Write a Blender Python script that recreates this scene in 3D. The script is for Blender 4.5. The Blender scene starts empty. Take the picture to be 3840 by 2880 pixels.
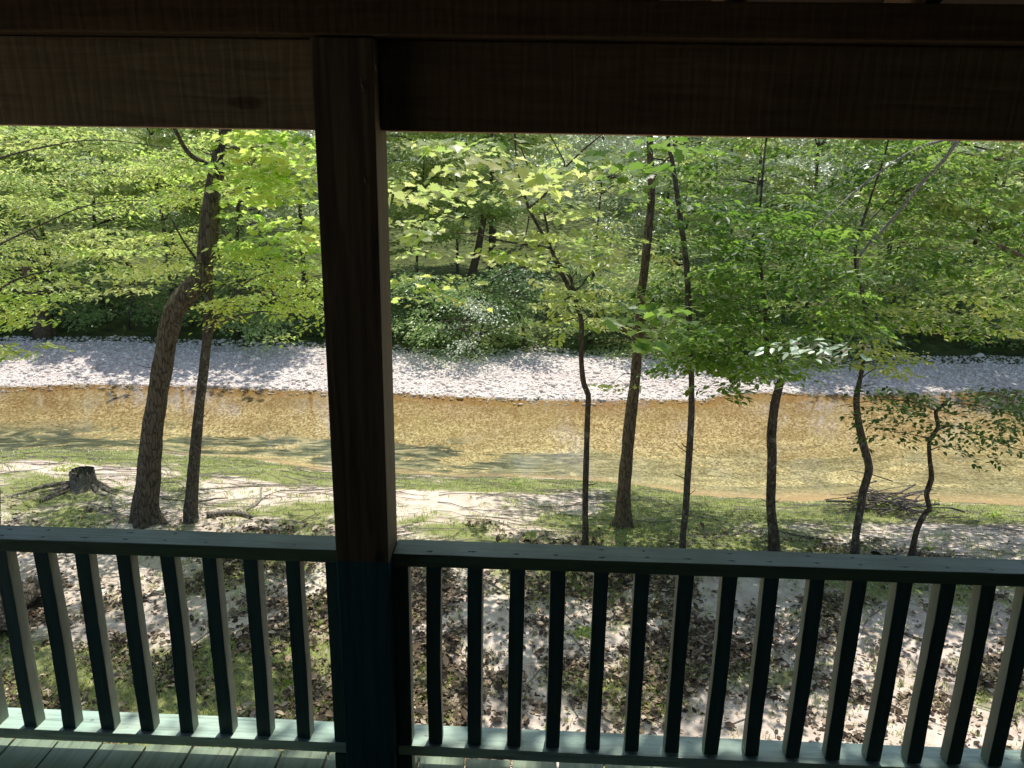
import bpy, bmesh, math, random
import numpy as np
from mathutils import Vector, Matrix, noise as mnoise

random.seed(7)
RNG = np.random.default_rng(11)
sc = bpy.context.scene
COL = sc.collection

# ------------------------------------------------------------------ camera
FPX = 791.28
PITCH, YAW, ROLL = 0.279, 0.0345, 0.0166
CAM = Vector((0, 0, 2.216))
_cy, _sy = math.cos(YAW), math.sin(YAW)
_F = Vector((-_sy * math.cos(PITCH), _cy * math.cos(PITCH), -math.sin(PITCH)))
_r = Vector((_cy, _sy, 0)); _u = _r.cross(_F)
R2 = _r * math.cos(ROLL) + _u * math.sin(ROLL)
U2 = -_r * math.sin(ROLL) + _u * math.cos(ROLL)
cam_d = bpy.data.cameras.new('camera')
cam = bpy.data.objects.new('camera', cam_d); COL.objects.link(cam)
m = Matrix.Identity(4)
for i in range(3):
    m[i][0] = R2[i]; m[i][1] = U2[i]; m[i][2] = -_F[i]; m[i][3] = CAM[i]
cam.matrix_world = m
cam_d.sensor_width = 36; cam_d.lens = 36 * FPX / 1024
cam_d.clip_start = 0.05; cam_d.clip_end = 2000
sc.camera = cam

def ray(px, py):
    d = _F * FPX + R2 * (px - 512) - U2 * (py - 384)
    return d.normalized()
def at_y(px, py, Y):
    d = ray(px, py); return CAM + d * (Y / d.y)
def at_z(px, py, z):
    d = ray(px, py); return CAM + d * ((z - CAM.z) / d.z)
def depth(p):
    return (Vector(p) - CAM).dot(_F)

# ------------------------------------------------------------------ helpers
def tag(o, label=None, cat=None, group=None, kind=None):
    if label: o['label'] = label
    if cat: o['category'] = cat
    if group: o['group'] = group
    if kind: o['kind'] = kind
    return o
def empty(name, loc, label=None, cat=None, group=None):
    o = bpy.data.objects.new(name, None); COL.objects.link(o); o.location = loc
    o.empty_display_size = .2
    return tag(o, label, cat, group)
def link(name, me, mats, parent=None, origin=None):
    o = bpy.data.objects.new(name, me); COL.objects.link(o)
    if mats is not None:
        for mm in (mats if isinstance(mats, (list, tuple)) else [mats]): me.materials.append(mm)
    if parent is not None:
        o.parent = parent
    return o
def shift(V, root):
    V = np.asarray(V, float)
    return V - np.array(root.location) if root is not None else V

class MB:
    """collects boxes / tubes / polygons and becomes one mesh"""
    def __init__(s): s.v = []; s.f = []; s.m = []
    def box(s, x0, x1, y0, y1, z0, z1, mi=0):
        n = len(s.v)
        s.v += [(x0,y0,z0),(x1,y0,z0),(x1,y1,z0),(x0,y1,z0),(x0,y0,z1),(x1,y0,z1),(x1,y1,z1),(x0,y1,z1)]
        for f in ((0,3,2,1),(4,5,6,7),(0,1,5,4),(1,2,6,5),(2,3,7,6),(3,0,4,7)):
            s.f.append(tuple(n+i for i in f)); s.m.append(mi)
    def tube(s, pts, rad, seg=8, rough=0.0, flare=None, mi=0, cap=True, seed=0):
        pts = [Vector(p) for p in pts]; n0 = len(s.v); N = len(pts)
        up = Vector((0, 1, 0.01))
        for i, p in enumerate(pts):
            t = (pts[min(i+1, N-1)] - pts[max(i-1, 0)])
            if t.length < 1e-9: t = Vector((0,0,1))
            t.normalize()
            a = t.cross(up)
            if a.length < .05: a = t.cross(Vector((1,0,0)))
            a.normalize(); b = t.cross(a)
            for k in range(seg):
                th = 2*math.pi*k/seg
                r = rad[i]
                if rough:
                    r *= 1 + rough*mnoise.noise(Vector((math.cos(th)*1.3+seed, math.sin(th)*1.3, p.z*3.0+p.x*2)))+ rough*.5*mnoise.noise(Vector((math.cos(th)*3+seed, math.sin(th)*3, p.z*9+p.x*5)))
                if flare:
                    h = (p - pts[0]).length
                    r *= 1 + flare*math.exp(-h/.16)*(0.75+.6*math.cos(4*th+seed)+.35*math.sin(7*th+seed*2))
                s.v.append(tuple(p + (a*math.cos(th)+b*math.sin(th))*r))
        for i in range(N-1):
            for k in range(seg):
                k2 = (k+1) % seg
                s.f.append((n0+i*seg+k, n0+i*seg+k2, n0+(i+1)*seg+k2, n0+(i+1)*seg+k)); s.m.append(mi)
        if cap:
            s.f.append(tuple(n0+k for k in range(seg-1,-1,-1))); s.m.append(mi)
            s.f.append(tuple(n0+(N-1)*seg+k for k in range(seg))); s.m.append(mi)
    def build(s, name, mats, parent=None, smooth=False, bevel=0, world=True):
        me = bpy.data.meshes.new(name)
        off = Vector(parent.location) if (parent is not None and world) else Vector((0,0,0))
        me.from_pydata([tuple(Vector(v)-off) for v in s.v], [], s.f)
        if any(s.m): me.polygons.foreach_set('material_index', s.m)
        if smooth: me.polygons.foreach_set('use_smooth', [True]*len(s.f))
        me.update()
        if bevel:
            bm = bmesh.new(); bm.from_mesh(me)
            bmesh.ops.bevel(bm, geom=bm.edges[:], offset=bevel, segments=2, affect='EDGES', profile=.6)
            bm.to_mesh(me); bm.free()
        return link(name, me, mats, parent)

def rough_bar(mb, x0, x1, y0, y1, z0, z1, axis, n, jit, bow=0.0, seed=0):
    rg = random.Random(seed); ph = [rg.uniform(0, 6.28) for _ in range(4)]; n0 = len(mb.v)
    B = (rg.uniform(-bow,bow), rg.uniform(-bow,bow)); C = (rg.uniform(.2,1), rg.uniform(.2,1))
    for i in range(n+1):
        t = i/n; b0 = B[0]*math.sin(math.pi*t); b1 = B[1]*math.sin(math.pi*t)
        for k, (u, v) in enumerate(((0,0),(1,0),(1,1),(0,1))):
            j0 = jit*(rg.uniform(-.6,.6)+.9*math.sin(t*n*.55*C[0]+ph[k])); j1 = jit*(rg.uniform(-.6,.6)+.9*math.sin(t*n*.4*C[1]+ph[(k+1)%4]))
            if axis == 'z': mb.v.append((x0+(x1-x0)*u+b0+j0, y0+(y1-y0)*v+b1+j1, z0+(z1-z0)*t))
            else: mb.v.append((x0+(x1-x0)*t, y0+(y1-y0)*u+b0*.4+j0, z0+(z1-z0)*v+b1*.4+j1*.8))
    for i in range(n):
        for k in range(4):
            a = n0+i*4+k; b = n0+i*4+(k+1)%4; mb.f.append((a, b, b+4, a+4)); mb.m.append(0)
    mb.f.append((n0+3,n0+2,n0+1,n0)); mb.m.append(0); e = n0+n*4; mb.f.append((e,e+1,e+2,e+3)); mb.m.append(0)
def np_mesh(name, V, F, tint=None, smooth=False):
    """V (n,3), F (m,k)"""
    me = bpy.data.meshes.new(name)
    m_, k = F.shape
    me.vertices.add(len(V)); me.vertices.foreach_set('co', np.ascontiguousarray(V, dtype=np.float32).ravel())
    me.loops.add(m_*k); me.loops.foreach_set('vertex_index', F.astype(np.int32).ravel())
    me.polygons.add(m_); me.polygons.foreach_set('loop_start', np.arange(0, m_*k, k, dtype=np.int32))
    me.polygons.foreach_set('loop_total', np.full(m_, k, dtype=np.int32))
    if smooth: me.polygons.foreach_set('use_smooth', np.ones(m_, dtype=bool))
    me.update(calc_edges=True)
    if tint is not None:
        a = me.attributes.new('tint', 'FLOAT', 'FACE'); a.data.foreach_set('value', tint.astype(np.float32))
    return me

def spline(P, W, step=.12):
    """Catmull-Rom through points P with radii W"""
    P = [np.array(p, float) for p in P]; out = []; rad = []
    for i in range(len(P)-1):
        p0 = P[max(i-1,0)]; p1 = P[i]; p2 = P[i+1]; p3 = P[min(i+2, len(P)-1)]
        n = max(1, int(np.linalg.norm(p2-p1)/step))
        for k in range(n):
            t = k/n
            out.append(.5*((2*p1)+(-p0+p2)*t+(2*p0-5*p1+4*p2-p3)*t*t+(-p0+3*p1-3*p2+p3)*t**3))
            rad.append(W[i]*(1-t)+W[i+1]*t)
    out.append(P[-1]); rad.append(W[-1])
    return out, rad

# ------------------------------------------------------------------ materials
def mat(name):
    mm = bpy.data.materials.new(name); mm.use_nodes = True
    nt = mm.node_tree; nt.nodes.clear()
    out = nt.nodes.new('ShaderNodeOutputMaterial')
    return mm, nt, out
def N(nt, t, **kw):
    n = nt.nodes.new('ShaderNode'+t)
    for k, v in kw.items():
        if k in n.inputs: n.inputs[k].default_value = v
        else: setattr(n, k, v)
    return n
def L(nt, a, b): nt.links.new(a, b)
def ramp(nt, src, stops, interp='LINEAR'):
    r = nt.nodes.new('ShaderNodeValToRGB'); r.color_ramp.interpolation = interp
    e = r.color_ramp.elements
    while len(e) < len(stops): e.new(.5)
    for el, (p, c) in zip(e, stops):
        el.position = p; el.color = (*c, 1) if len(c) == 3 else c
    L(nt, src, r.inputs[0]); return r
def coords(nt, scale=(1,1,1), kind='Object', rot=(0,0,0)):
    tc = nt.nodes.new('ShaderNodeTexCoord'); mp = nt.nodes.new('ShaderNodeMapping')
    mp.inputs['Scale'].default_value = scale; mp.inputs['Rotation'].default_value = rot
    L(nt, tc.outputs[kind], mp.inputs[0]); return mp.outputs[0]
def noise(nt, vec, scale, detail=5, rough=.55, dist=0):
    n = N(nt, 'TexNoise'); n.inputs['Scale'].default_value = scale; n.inputs['Detail'].default_value = detail
    n.inputs['Roughness'].default_value = rough; n.inputs['Distortion'].default_value = dist
    L(nt, vec, n.inputs['Vector']); return n
def mixc(nt, fac, a, b, mode='MIX'):
    x = nt.nodes.new('ShaderNodeMix'); x.data_type = 'RGBA'; x.blend_type = mode
    for s_, v in ((x.inputs[0], fac), (x.inputs[6], a), (x.inputs[7], b)):
        if hasattr(v, 'links') or hasattr(v, 'is_linked'): L(nt, v, s_)
        elif isinstance(v, (int, float)): s_.default_value = v
        else: s_.default_value = (*v, 1)
    return x.outputs[2]
def math_(nt, op, a, b=None, clamp=False):
    x = nt.nodes.new('ShaderNodeMath'); x.operation = op; x.use_clamp = clamp
    for s_, v in ((x.inputs[0], a), (x.inputs[1], b)):
        if v is None: continue
        if hasattr(v, 'is_linked'): L(nt, v, s_)
        else: s_.default_value = v
    return x.outputs[0]
def bump(nt, h, strength=.5, dist=.01, normal=None):
    b = N(nt, 'Bump'); b.inputs['Strength'].default_value = strength; b.inputs['Distance'].default_value = dist
    L(nt, h, b.inputs['Height'])
    if normal is not None: L(nt, normal, b.inputs['Normal'])
    return b.outputs[0]
def principled(nt, out, col, rough=.7, nrm=None, spec=.5):
    p = N(nt, 'BsdfPrincipled')
    if hasattr(col, 'is_linked'): L(nt, col, p.inputs['Base Color'])
    else: p.inputs['Base Color'].default_value = (*col, 1)
    if hasattr(rough, 'is_linked'): L(nt, rough, p.inputs['Roughness'])
    else: p.inputs['Roughness'].default_value = rough
    p.inputs['Specular IOR Level'].default_value = spec
    if nrm is not None: L(nt, nrm, p.inputs['Normal'])
    L(nt, p.outputs[0], out.inputs[0]); return p

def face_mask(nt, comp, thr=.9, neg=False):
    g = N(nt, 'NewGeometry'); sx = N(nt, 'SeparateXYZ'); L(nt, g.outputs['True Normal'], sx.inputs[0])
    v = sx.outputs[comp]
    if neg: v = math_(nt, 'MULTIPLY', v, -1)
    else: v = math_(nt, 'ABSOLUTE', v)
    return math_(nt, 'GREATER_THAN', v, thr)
def wood_mat(name, c_dark, c_mid, c_light, axis='x', saw=True, rough=.85, under=None):
    mm, nt, out = mat(name)
    st = {'x': (1.2, 14, 14), 'z': (14, 14, 1.0), 'y': (14, 1.0, 14)}[axis]
    v = coords(nt, st)
    g = noise(nt, v, 2.2, 8, .62, .6)
    big = noise(nt, coords(nt, (1,1,1)), 1.7, 3)
    c = ramp(nt, g.outputs[0], [(.3, c_dark), (.5, c_mid), (.72, c_light)]).outputs[0]
    c = mixc(nt, math_(nt, 'MULTIPLY', ramp(nt, big.outputs[0], [(.35,(0,0,0)),(.65,(1,1,1))]).outputs[0], .55), c, c_dark)
    h = g.outputs[0]
    if saw:
        sv = coords(nt, {'x': (1,.25,.12), 'z': (.12,.25,1), 'y': (.2,1,.2)}[axis], rot=(0, .12, 0))
        w = N(nt, 'TexWave'); w.inputs['Scale'].default_value = 9; w.inputs['Distortion'].default_value = 9
        w.inputs['Detail'].default_value = 4; w.inputs['Detail Scale'].default_value = 2
        w.bands_direction = {'x': 'X', 'z': 'Z', 'y': 'Y'}[axis]
        L(nt, sv, w.inputs['Vector'])
        s2 = ramp(nt, w.outputs[0], [(.0, (.70,.70,.70)), (.3, (1,1,1))]).outputs[0]
        c = mixc(nt, .45, c, s2, 'MULTIPLY')
        h = math_(nt, 'ADD', h, math_(nt, 'MULTIPLY', w.outputs[0], .35))
    # knots
    vo = N(nt, 'TexVoronoi'); vo.inputs['Scale'].default_value = 2.3; L(nt, coords(nt, {'x':(.6,1,1.6),'z':(1.6,1,.6),'y':(1.6,.6,1)}[axis]), vo.inputs['Vector'])
    k = ramp(nt, vo.outputs['Distance'], [(.0,(1,1,1)),(.055,(.8,.8,.8)),(.085,(0,0,0))]).outputs[0]
    c = mixc(nt, math_(nt,'MULTIPLY',k,.75), c, tuple(x*.35 for x in c_dark))
    if under:  # brighter undersides: light off the ground put into the wood colour
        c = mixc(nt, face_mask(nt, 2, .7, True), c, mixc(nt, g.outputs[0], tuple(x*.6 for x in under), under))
    principled(nt, out, c, rough, bump(nt, h, .5, .004), .25)
    return mm

def paint_mat(name, base, axis='x', rough=.38, side=None):
    mm, nt, out = mat(name)
    st = {'x': (1.0, 16, 16), 'z': (16, 16, .8), 'y': (16, 1.0, 16)}[axis]
    g = noise(nt, coords(nt, st), 2.4, 7, .6, 1.1)
    big = noise(nt, coords(nt), 5, 4)
    c = ramp(nt, g.outputs[0], [(.3, tuple(x*.55 for x in base)), (.48, base), (.7, tuple(min(1,x*1.25) for x in base))]).outputs[0]
    c = mixc(nt, math_(nt,'MULTIPLY', ramp(nt, big.outputs[0], [(.45,(0,0,0)),(.75,(1,1,1))]).outputs[0], .35), c, (base[0]*1.5+.02, base[1]*1.2+.02, base[2]*1.1+.01))
    ch = noise(nt, coords(nt, {'x':(.5,1,1),'z':(1,1,.5),'y':(1,.5,1)}[axis]), 26, 5, .7)
    c = mixc(nt, math_(nt,'MULTIPLY', ramp(nt, ch.outputs[0], [(.66,(0,0,0)),(.70,(1,1,1))]).outputs[0], .7), c, (.13,.115,.085))
    c = mixc(nt, math_(nt,'MULTIPLY', ramp(nt, ch.outputs[0], [(.28,(1,1,1)),(.36,(0,0,0))]).outputs[0], .6), c, tuple(x*.3 for x in base))
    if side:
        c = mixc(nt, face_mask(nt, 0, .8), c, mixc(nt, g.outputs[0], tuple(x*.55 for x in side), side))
    fine = noise(nt, coords(nt), 90, 3)
    h = math_(nt, 'ADD', g.outputs[0], math_(nt, 'MULTIPLY', fine.outputs[0], .2))
    ro = ramp(nt, big.outputs[0], [(.3, (rough-.06,)*3), (.7, (rough+.22,)*3)]).outputs[0]
    principled(nt, out, c, ro, bump(nt, h, .55, .004), .5)
    return mm

M_beam_l = wood_mat('daylit_beam_wood', (.16,.12,.068), (.30,.235,.14), (.42,.335,.205), 'x', under=(.62,.42,.30))  # left timber's lighter tone holds the light from the open porch side
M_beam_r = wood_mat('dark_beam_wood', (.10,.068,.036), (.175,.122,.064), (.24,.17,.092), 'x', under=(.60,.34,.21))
M_plate = wood_mat('plate_wood', (.07,.044,.02), (.135,.088,.042), (.20,.135,.07), 'x')
M_rafter = wood_mat('rafter_wood', (.2,.14,.09), (.36,.26,.17), (.5,.38,.26), 'y')
M_roof = wood_mat('roof_sheathing', (.03,.018,.012), (.05,.03,.02), (.07,.045,.03), 'x', saw=False)
M_wall = wood_mat('cabin_siding', (.03,.02,.014), (.055,.036,.022), (.07,.05,.032), 'z', saw=False)
PAINT = (.092, .155, .088)
M_px = paint_mat('green_rail_paint', PAINT, 'x')
M_pz = paint_mat('green_baluster_paint', (.022,.075,.072), 'z', .45, side=(.26,.29,.21))  # porch shade put into the front colour, outdoor light into the paler worn sides
M_pb = paint_mat('sunlit_rail_paint', (.40,.56,.47), 'x', .34)  # copy of the rail paint, lightened to hold sunlight on the bottom rail
M_py = paint_mat('green_deck_paint', (.20,.27,.18), 'y', .42)

def post_mat():
    mm, nt, out = mat('post_wood_and_paint')
    g = noise(nt, coords(nt, (16,16,.8)), 2.3, 8, .62, .5)
    w = ramp(nt, g.outputs[0], [(.3,(.040,.029,.018)),(.5,(.095,.070,.041)),(.72,(.17,.128,.076))]).outputs[0]
    vo = N(nt, 'TexVoronoi'); vo.inputs['Scale'].default_value = 3.1; L(nt, coords(nt, (1.8,1.8,.8)), vo.inputs['Vector'])
    k = ramp(nt, vo.outputs['Distance'], [(.0,(1,1,1)),(.07,(.8,.8,.8)),(.11,(0,0,0))]).outputs[0]
    w = mixc(nt, math_(nt,'MULTIPLY',k,.8), w, (.012,.008,.006))
    p = ramp(nt, g.outputs[0], [(.3,(.010,.045,.055)),(.6,(.02,.085,.095))]).outputs[0]
    tc = N(nt, 'TexCoord'); sx = N(nt, 'SeparateXYZ'); L(nt, tc.outputs['Object'], sx.inputs[0])
    e = noise(nt, coords(nt, (1,1,1)), 14, 3)
    zz = math_(nt, 'ADD', sx.outputs[2], math_(nt, 'MULTIPLY', e.outputs[0], .012))
    f = math_(nt, 'GREATER_THAN', zz, .922)
    c = mixc(nt, f, p, w)
    c = mixc(nt, math_(nt,'MULTIPLY', face_mask(nt, 0, .8), f), c, mixc(nt, g.outputs[0], (.07,.05,.026), (.25,.19,.105)))  # weathered side faces above the paint, daylight also put into their lighter colour
    principled(nt, out, c, .7, bump(nt, g.outputs[0], .5, .004), .3)
    return mm
M_post = post_mat()

def bark_mat(name, dark, light, lichen=None, scale=1.0, lich_amt=.5):
    mm, nt, out = mat(name)
    v = coords(nt, (1, 1, .22))
    a = noise(nt, v, 26*scale, 8, .65, 1.2)
    vo = N(nt, 'TexVoronoi'); vo.feature = 'DISTANCE_TO_EDGE'; vo.inputs['Scale'].default_value = 34*scale
    wv = noise(nt, v, 9*scale, 3)
    mx = mixc(nt, .12, v, wv.outputs[1]); L(nt, mx, vo.inputs['Vector'])
    cr = ramp(nt, vo.outputs['Distance'], [(.0,(0,0,0)),(.16,(1,1,1))]).outputs[0]
    h = math_(nt, 'MULTIPLY', a.outputs[0], math_(nt, 'ADD', math_(nt, 'MULTIPLY', cr, .7), .3))
    c = ramp(nt, h, [(.12, dark), (.5, light)]).outputs[0]
    if lichen:
        l = noise(nt, coords(nt, (1,1,.7)), 11*scale, 6, .7)
        lf = ramp(nt, l.outputs[0], [(.56,(0,0,0)),(.62,(1,1,1))]).outputs[0]
        c = mixc(nt, math_(nt, 'MULTIPLY', lf, lich_amt), c, lichen)
    principled(nt, out, c, .9, bump(nt, h, .9, .02), .2)
    return mm
M_bark_big = bark_mat('furrowed_bark', (.028,.022,.016), (.15,.125,.095), (.20,.19,.14), .8, .45)
M_bark_gry = bark_mat('grey_lichen_bark', (.035,.03,.024), (.14,.12,.095), (.30,.31,.25), 1.2, .7)
M_bark_brn = bark_mat('brown_scaly_bark', (.045,.033,.022), (.20,.155,.105), None, 1.0)
M_bark_drk = bark_mat('dark_thin_bark', (.025,.02,.015), (.13,.105,.078), (.27,.27,.21), 1.2, .75)
M_dead = bark_mat('bleached_dead_wood', (.12,.105,.085), (.46,.43,.38), None, 1.5)
M_deadd = bark_mat('grey_weathered_wood', (.05,.042,.034), (.28,.25,.215), None, 1.2)

def leaf_mat(name, c1, c2, t1, t2, gloss=.25, trans=.55, rough=.35):
    mm, nt, out = mat(name)
    at = N(nt, 'Attribute'); at.attribute_name = 'tint'
    cd = mixc(nt, at.outputs['Fac'], c1, c2); ct = mixc(nt, at.outputs['Fac'], t1, t2)
    d = N(nt, 'BsdfDiffuse'); L(nt, cd, d.inputs[0])
    t = N(nt, 'BsdfTranslucent'); L(nt, ct, t.inputs[0])
    g = N(nt, 'BsdfGlossy'); g.inputs['Roughness'].default_value = rough
    g.inputs['Color'].default_value = (1, 1, 1, 1)
    m1 = N(nt, 'MixShader'); m1.inputs[0].default_value = trans; L(nt, d.outputs[0], m1.inputs[1]); L(nt, t.outputs[0], m1.inputs[2])
    fr = N(nt, 'Fresnel'); fr.inputs['IOR'].default_value = 1.42
    f2 = math_(nt, 'MULTIPLY', fr.outputs[0], gloss*2, True)
    m2 = N(nt, 'MixShader'); L(nt, f2, m2.inputs[0]); L(nt, m1.outputs[0], m2.inputs[1]); L(nt, g.outputs[0], m2.inputs[2])
    L(nt, m2.outputs[0], out.inputs[0]); return mm
ML = {
 'bright': leaf_mat('sunlit_maple_leaf', (.08,.16,.02), (.13,.21,.04), (.44,.80,.09), (.92,1.0,.26), .14, .80),
 'mid': leaf_mat('mid_green_leaf', (.07,.14,.03), (.12,.20,.05), (.42,.72,.11), (.94,1.0,.32), .22, .78),
 'deep': leaf_mat('deep_green_leaf', (.03,.085,.018), (.07,.14,.03), (.12,.30,.02), (.40,.64,.09), .16, .64),
 'glossy': leaf_mat('glossy_leaf', (.20,.31,.19), (.38,.50,.36), (.25,.45,.12), (.4,.6,.25), .8, .32, .40),  # whitish sky reflection painted into the diffuse colour, beside the real gloss
 'dark': leaf_mat('shaded_small_leaf', (.03,.07,.02), (.05,.10,.03), (.08,.19,.02), (.2,.34,.05), .15, .5),
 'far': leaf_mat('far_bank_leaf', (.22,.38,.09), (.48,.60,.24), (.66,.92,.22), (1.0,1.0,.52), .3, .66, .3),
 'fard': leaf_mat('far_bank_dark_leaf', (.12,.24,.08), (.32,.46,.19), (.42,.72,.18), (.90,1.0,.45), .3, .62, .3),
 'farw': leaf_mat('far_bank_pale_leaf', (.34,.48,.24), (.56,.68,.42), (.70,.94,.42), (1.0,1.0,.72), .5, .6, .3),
 'shrub': leaf_mat('dim_shrub_leaf', (.045,.11,.04), (.11,.20,.075), (.15,.33,.07), (.45,.66,.22), .3, .5),  # understorey shade put into the darker leaf colour
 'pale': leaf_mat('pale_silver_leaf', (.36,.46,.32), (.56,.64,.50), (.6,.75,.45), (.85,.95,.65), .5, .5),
}

# ------------------------------------------------------------------ foliage
T_OVAL = (np.array([(0,0,0),(.3,.26,.05),(.68,.22,.03),(1,0,-.10),(.68,-.22,.03),(.3,-.26,.05)]), np.array([(0,3,2,1),(0,5,4,3)]))
T_SIMPLE = (np.array([(0,0,0),(.45,.30,.05),(1,0,-.08),(.45,-.30,.05)]), np.array([(0,2,1),(0,3,2)]))
_mp = [(0,0),(.02,.20),(-.02,.42),(.22,.34),(.30,.56),(.42,.44),(.52,.60),(.60,.30),(.80,.22),(.76,.12),(1.0,0)]
_mv = [(x,y,.10*abs(y)-.12*x*x) for x,y in _mp] + [(x,-y,.10*abs(y)-.12*x*x) for x,y in _mp[1:-1]]
_idx = list(range(11)) + [19-i for i in range(9)]
_mf = []
_ring = list(range(0,11)) + list(range(19,10,-1))
_c = len(_mv); _mv.append((.3,0,-.02))
for i in range(len(_ring)): _mf.append((_c, _ring[(i+1)%len(_ring)], _ring[i]))
T_MAPLE = (np.array(_mv), np.array(_mf))

def leaves(tpl, pos, az, pitch, roll, size, tint):
    """arrays of leaves -> V,F,tint"""
    tv, tf = tpl; n = len(pos)
    a = np.stack([np.cos(az)*np.cos(pitch), np.sin(az)*np.cos(pitch), np.sin(pitch)], 1)
    b0 = np.stack([-np.sin(az), np.cos(az), np.zeros(n)], 1)
    n0 = np.cross(a, b0)
    b = b0*np.cos(roll)[:,None] + n0*np.sin(roll)[:,None]
    nn = np.cross(a, b)
    V = pos[:,None,:] + size[:,None,None]*(tv[None,:,0,None]*a[:,None,:] + tv[None,:,1,None]*b[:,None,:] + tv[None,:,2,None]*nn[:,None,:])
    F = tf[None] + (np.arange(n)*len(tv))[:,None,None]
    T = np.repeat(tint, len(tf))
    return V.reshape(-1,3), F.reshape(-1, tf.shape[1]), T

def spray_leaves(rng, C, A, R, per, size, tpl, droop=.25, thick=.05, wid=.8, tilt=.35):
    """flat fans of leaves centred on C (n,3), heading A (n,), radius R"""
    n = len(C); k = n*per
    R = np.repeat(np.broadcast_to(np.asarray(R, float), (n,)), per)
    c = np.repeat(C, per, 0); a = np.repeat(A, per)
    u = rng.uniform(-1, 1, k); v = rng.normal(0, .42, k)*(1-.55*np.maximum(u, 0))*wid
    # side twigs: quantise u so leaves line up in rows
    q = np.round(u*5)/5; u = q + .30*np.abs(v) + rng.normal(0, .03, k)
    x = u*R; y = v*R
    z = -droop*R*(np.maximum(u+.3, 0)**2)*.6 - droop*.5*R*v*v + rng.normal(0, 1, k)*thick*R
    pos = c + np.stack([np.cos(a)*x - np.sin(a)*y, np.sin(a)*x + np.cos(a)*y, z], 1)
    az = a + np.sign(v)*rng.uniform(.3, 1.1, k) + rng.normal(0, .3, k)
    pitch = -rng.gamma(2.0, .16, k) + .05
    roll = rng.normal(0, tilt, k)
    s = np.broadcast_to(size, (k,))*rng.uniform(.65, 1.2, k)
    ti = np.clip(np.repeat(rng.uniform(0,1,n), per)*.6 + rng.uniform(0,.5,k), 0, 1)
    return leaves(tpl, pos, az, pitch, roll, s, ti)

# ------------------------------------------------------------------ terrain
ZW = -3.75
def edge(pts, z):
    P = sorted([tuple(at_z(x, y, z))[:2] for x, y in pts])
    return np.array([p[0] for p in P]), np.array([p[1] for p in P])
NE = edge([(-120,452),(0,457),(65,449),(139,451),(185,455),(262,460),(324,471),(395,473),(449,477),(534,478),(604,482),(665,490),(698,496),(775,501),(852,501),(929,502),(1022,506),(1150,512)], ZW)
FE = edge([(-120,384),(0,386),(15,387),(83,384),(185,386),(324,391),(395,393),(526,399.5),(596,400),(650,399.5),(703,400),(723,394),(775,392),(852,395),(945,392),(1022,391),(1150,393)], ZW)
GE = edge([(-120,342),(0,343),(123,343),(231,347),(324,349),(392,353),(449,358),(542,353),(619,358),(729,366),(899,366),(1022,371),(1150,374)], ZW+.42)
def Yn(x): return np.interp(x, *NE)
def Yf(x): return np.interp(x, *FE)
def Yg(x): return np.maximum(np.interp(x, *GE), Yf(x)+1.6)
def wob(x, y, s, k):
    return (np.sin(x*s+1.3*k+1.7*np.sin(y*s*.7+k))*np.cos(y*s*1.1+k*2.1+1.1*np.sin(x*s*.6)) )
def H(x, y):
    x = np.asarray(x, float); y = np.asarray(y, float)
    yn, yf, yg = Yn(x), Yf(x), Yg(x)
    near = ZW + .95*(1-(1-np.clip((yn-y)/4.8, 0, 1))**1.8)
    near = near + .04*wob(x,y,1.1,1)*np.clip((yn-y)/2,0,1) + .02*wob(x,y,3.1,2)
    s = np.clip((y-yn)/(yf-yn), 0, 1)
    bed = ZW - .42*np.sin(np.pi*s)**.7 + .02*wob(x,y,2.0,3)
    e = y-yf
    gr = ZW + .42*(1-(1-np.clip(e/2.6, 0, 1))**1.6) + .03*wob(x,y,1.5,4)*np.clip(e,0,1) + .012*wob(x,y,5,5)
    far = np.clip((y-yg)/5, 0, 1); far = far*far*(3-2*far)*.75
    hill = np.maximum(y-36, 0)*.13 - np.maximum(y-110,0)*.13
    z = np.where(y < yn, near, np.where(y < yf, bed, gr+far+hill))
    return z
def gh(x, y): return float(H(x, y))
def ghit(px, py):
    d = ray(px, py); t = 3.0
    while t < 80:
        p = CAM + d*t
        if p.z < gh(p.x, p.y): break
        t += .03
    return p

def ground_grid(name, xs, yfun, nt, mats, tpow=None):
    """yfun(x, t in 0..1) -> y"""
    X = np.repeat(xs[:,None], nt, 1); t = np.linspace(0, 1, nt)
    if tpow: t = t**tpow
    Y = np.stack([yfun(xs, tt) for tt in t], 1)
    Z = H(X, Y)
    # fine lumps
    V = np.stack([X, Y, Z], -1).reshape(-1, 3)
    nx = len(xs); i, j = np.meshgrid(np.arange(nx-1), np.arange(nt-1), indexing='ij')
    a = (i*nt+j).ravel()
    F = np.stack([a, a+nt, a+nt+1, a+1], 1)
    me = np_mesh(name, V, F, smooth=True)
    o = link(name, me, mats); tag(o, kind='structure'); return o
def fbm(x, y, s, k):
    return .5*wob(x,y,s,k)+.3*wob(x,y,s*2.3,k+1)+.2*wob(x,y,s*5.1,k+3)
def litter_field(x, y):
    return -.75*np.clip(1.25-np.hypot((x-2.5)/1.7,(y-5.7)/1.1),0,1) + fbm(x,y,1.5,1.5)+.5*fbm(x,y,4.1,7)-.02-np.clip((y-8.2)*.28,0,1)
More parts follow.
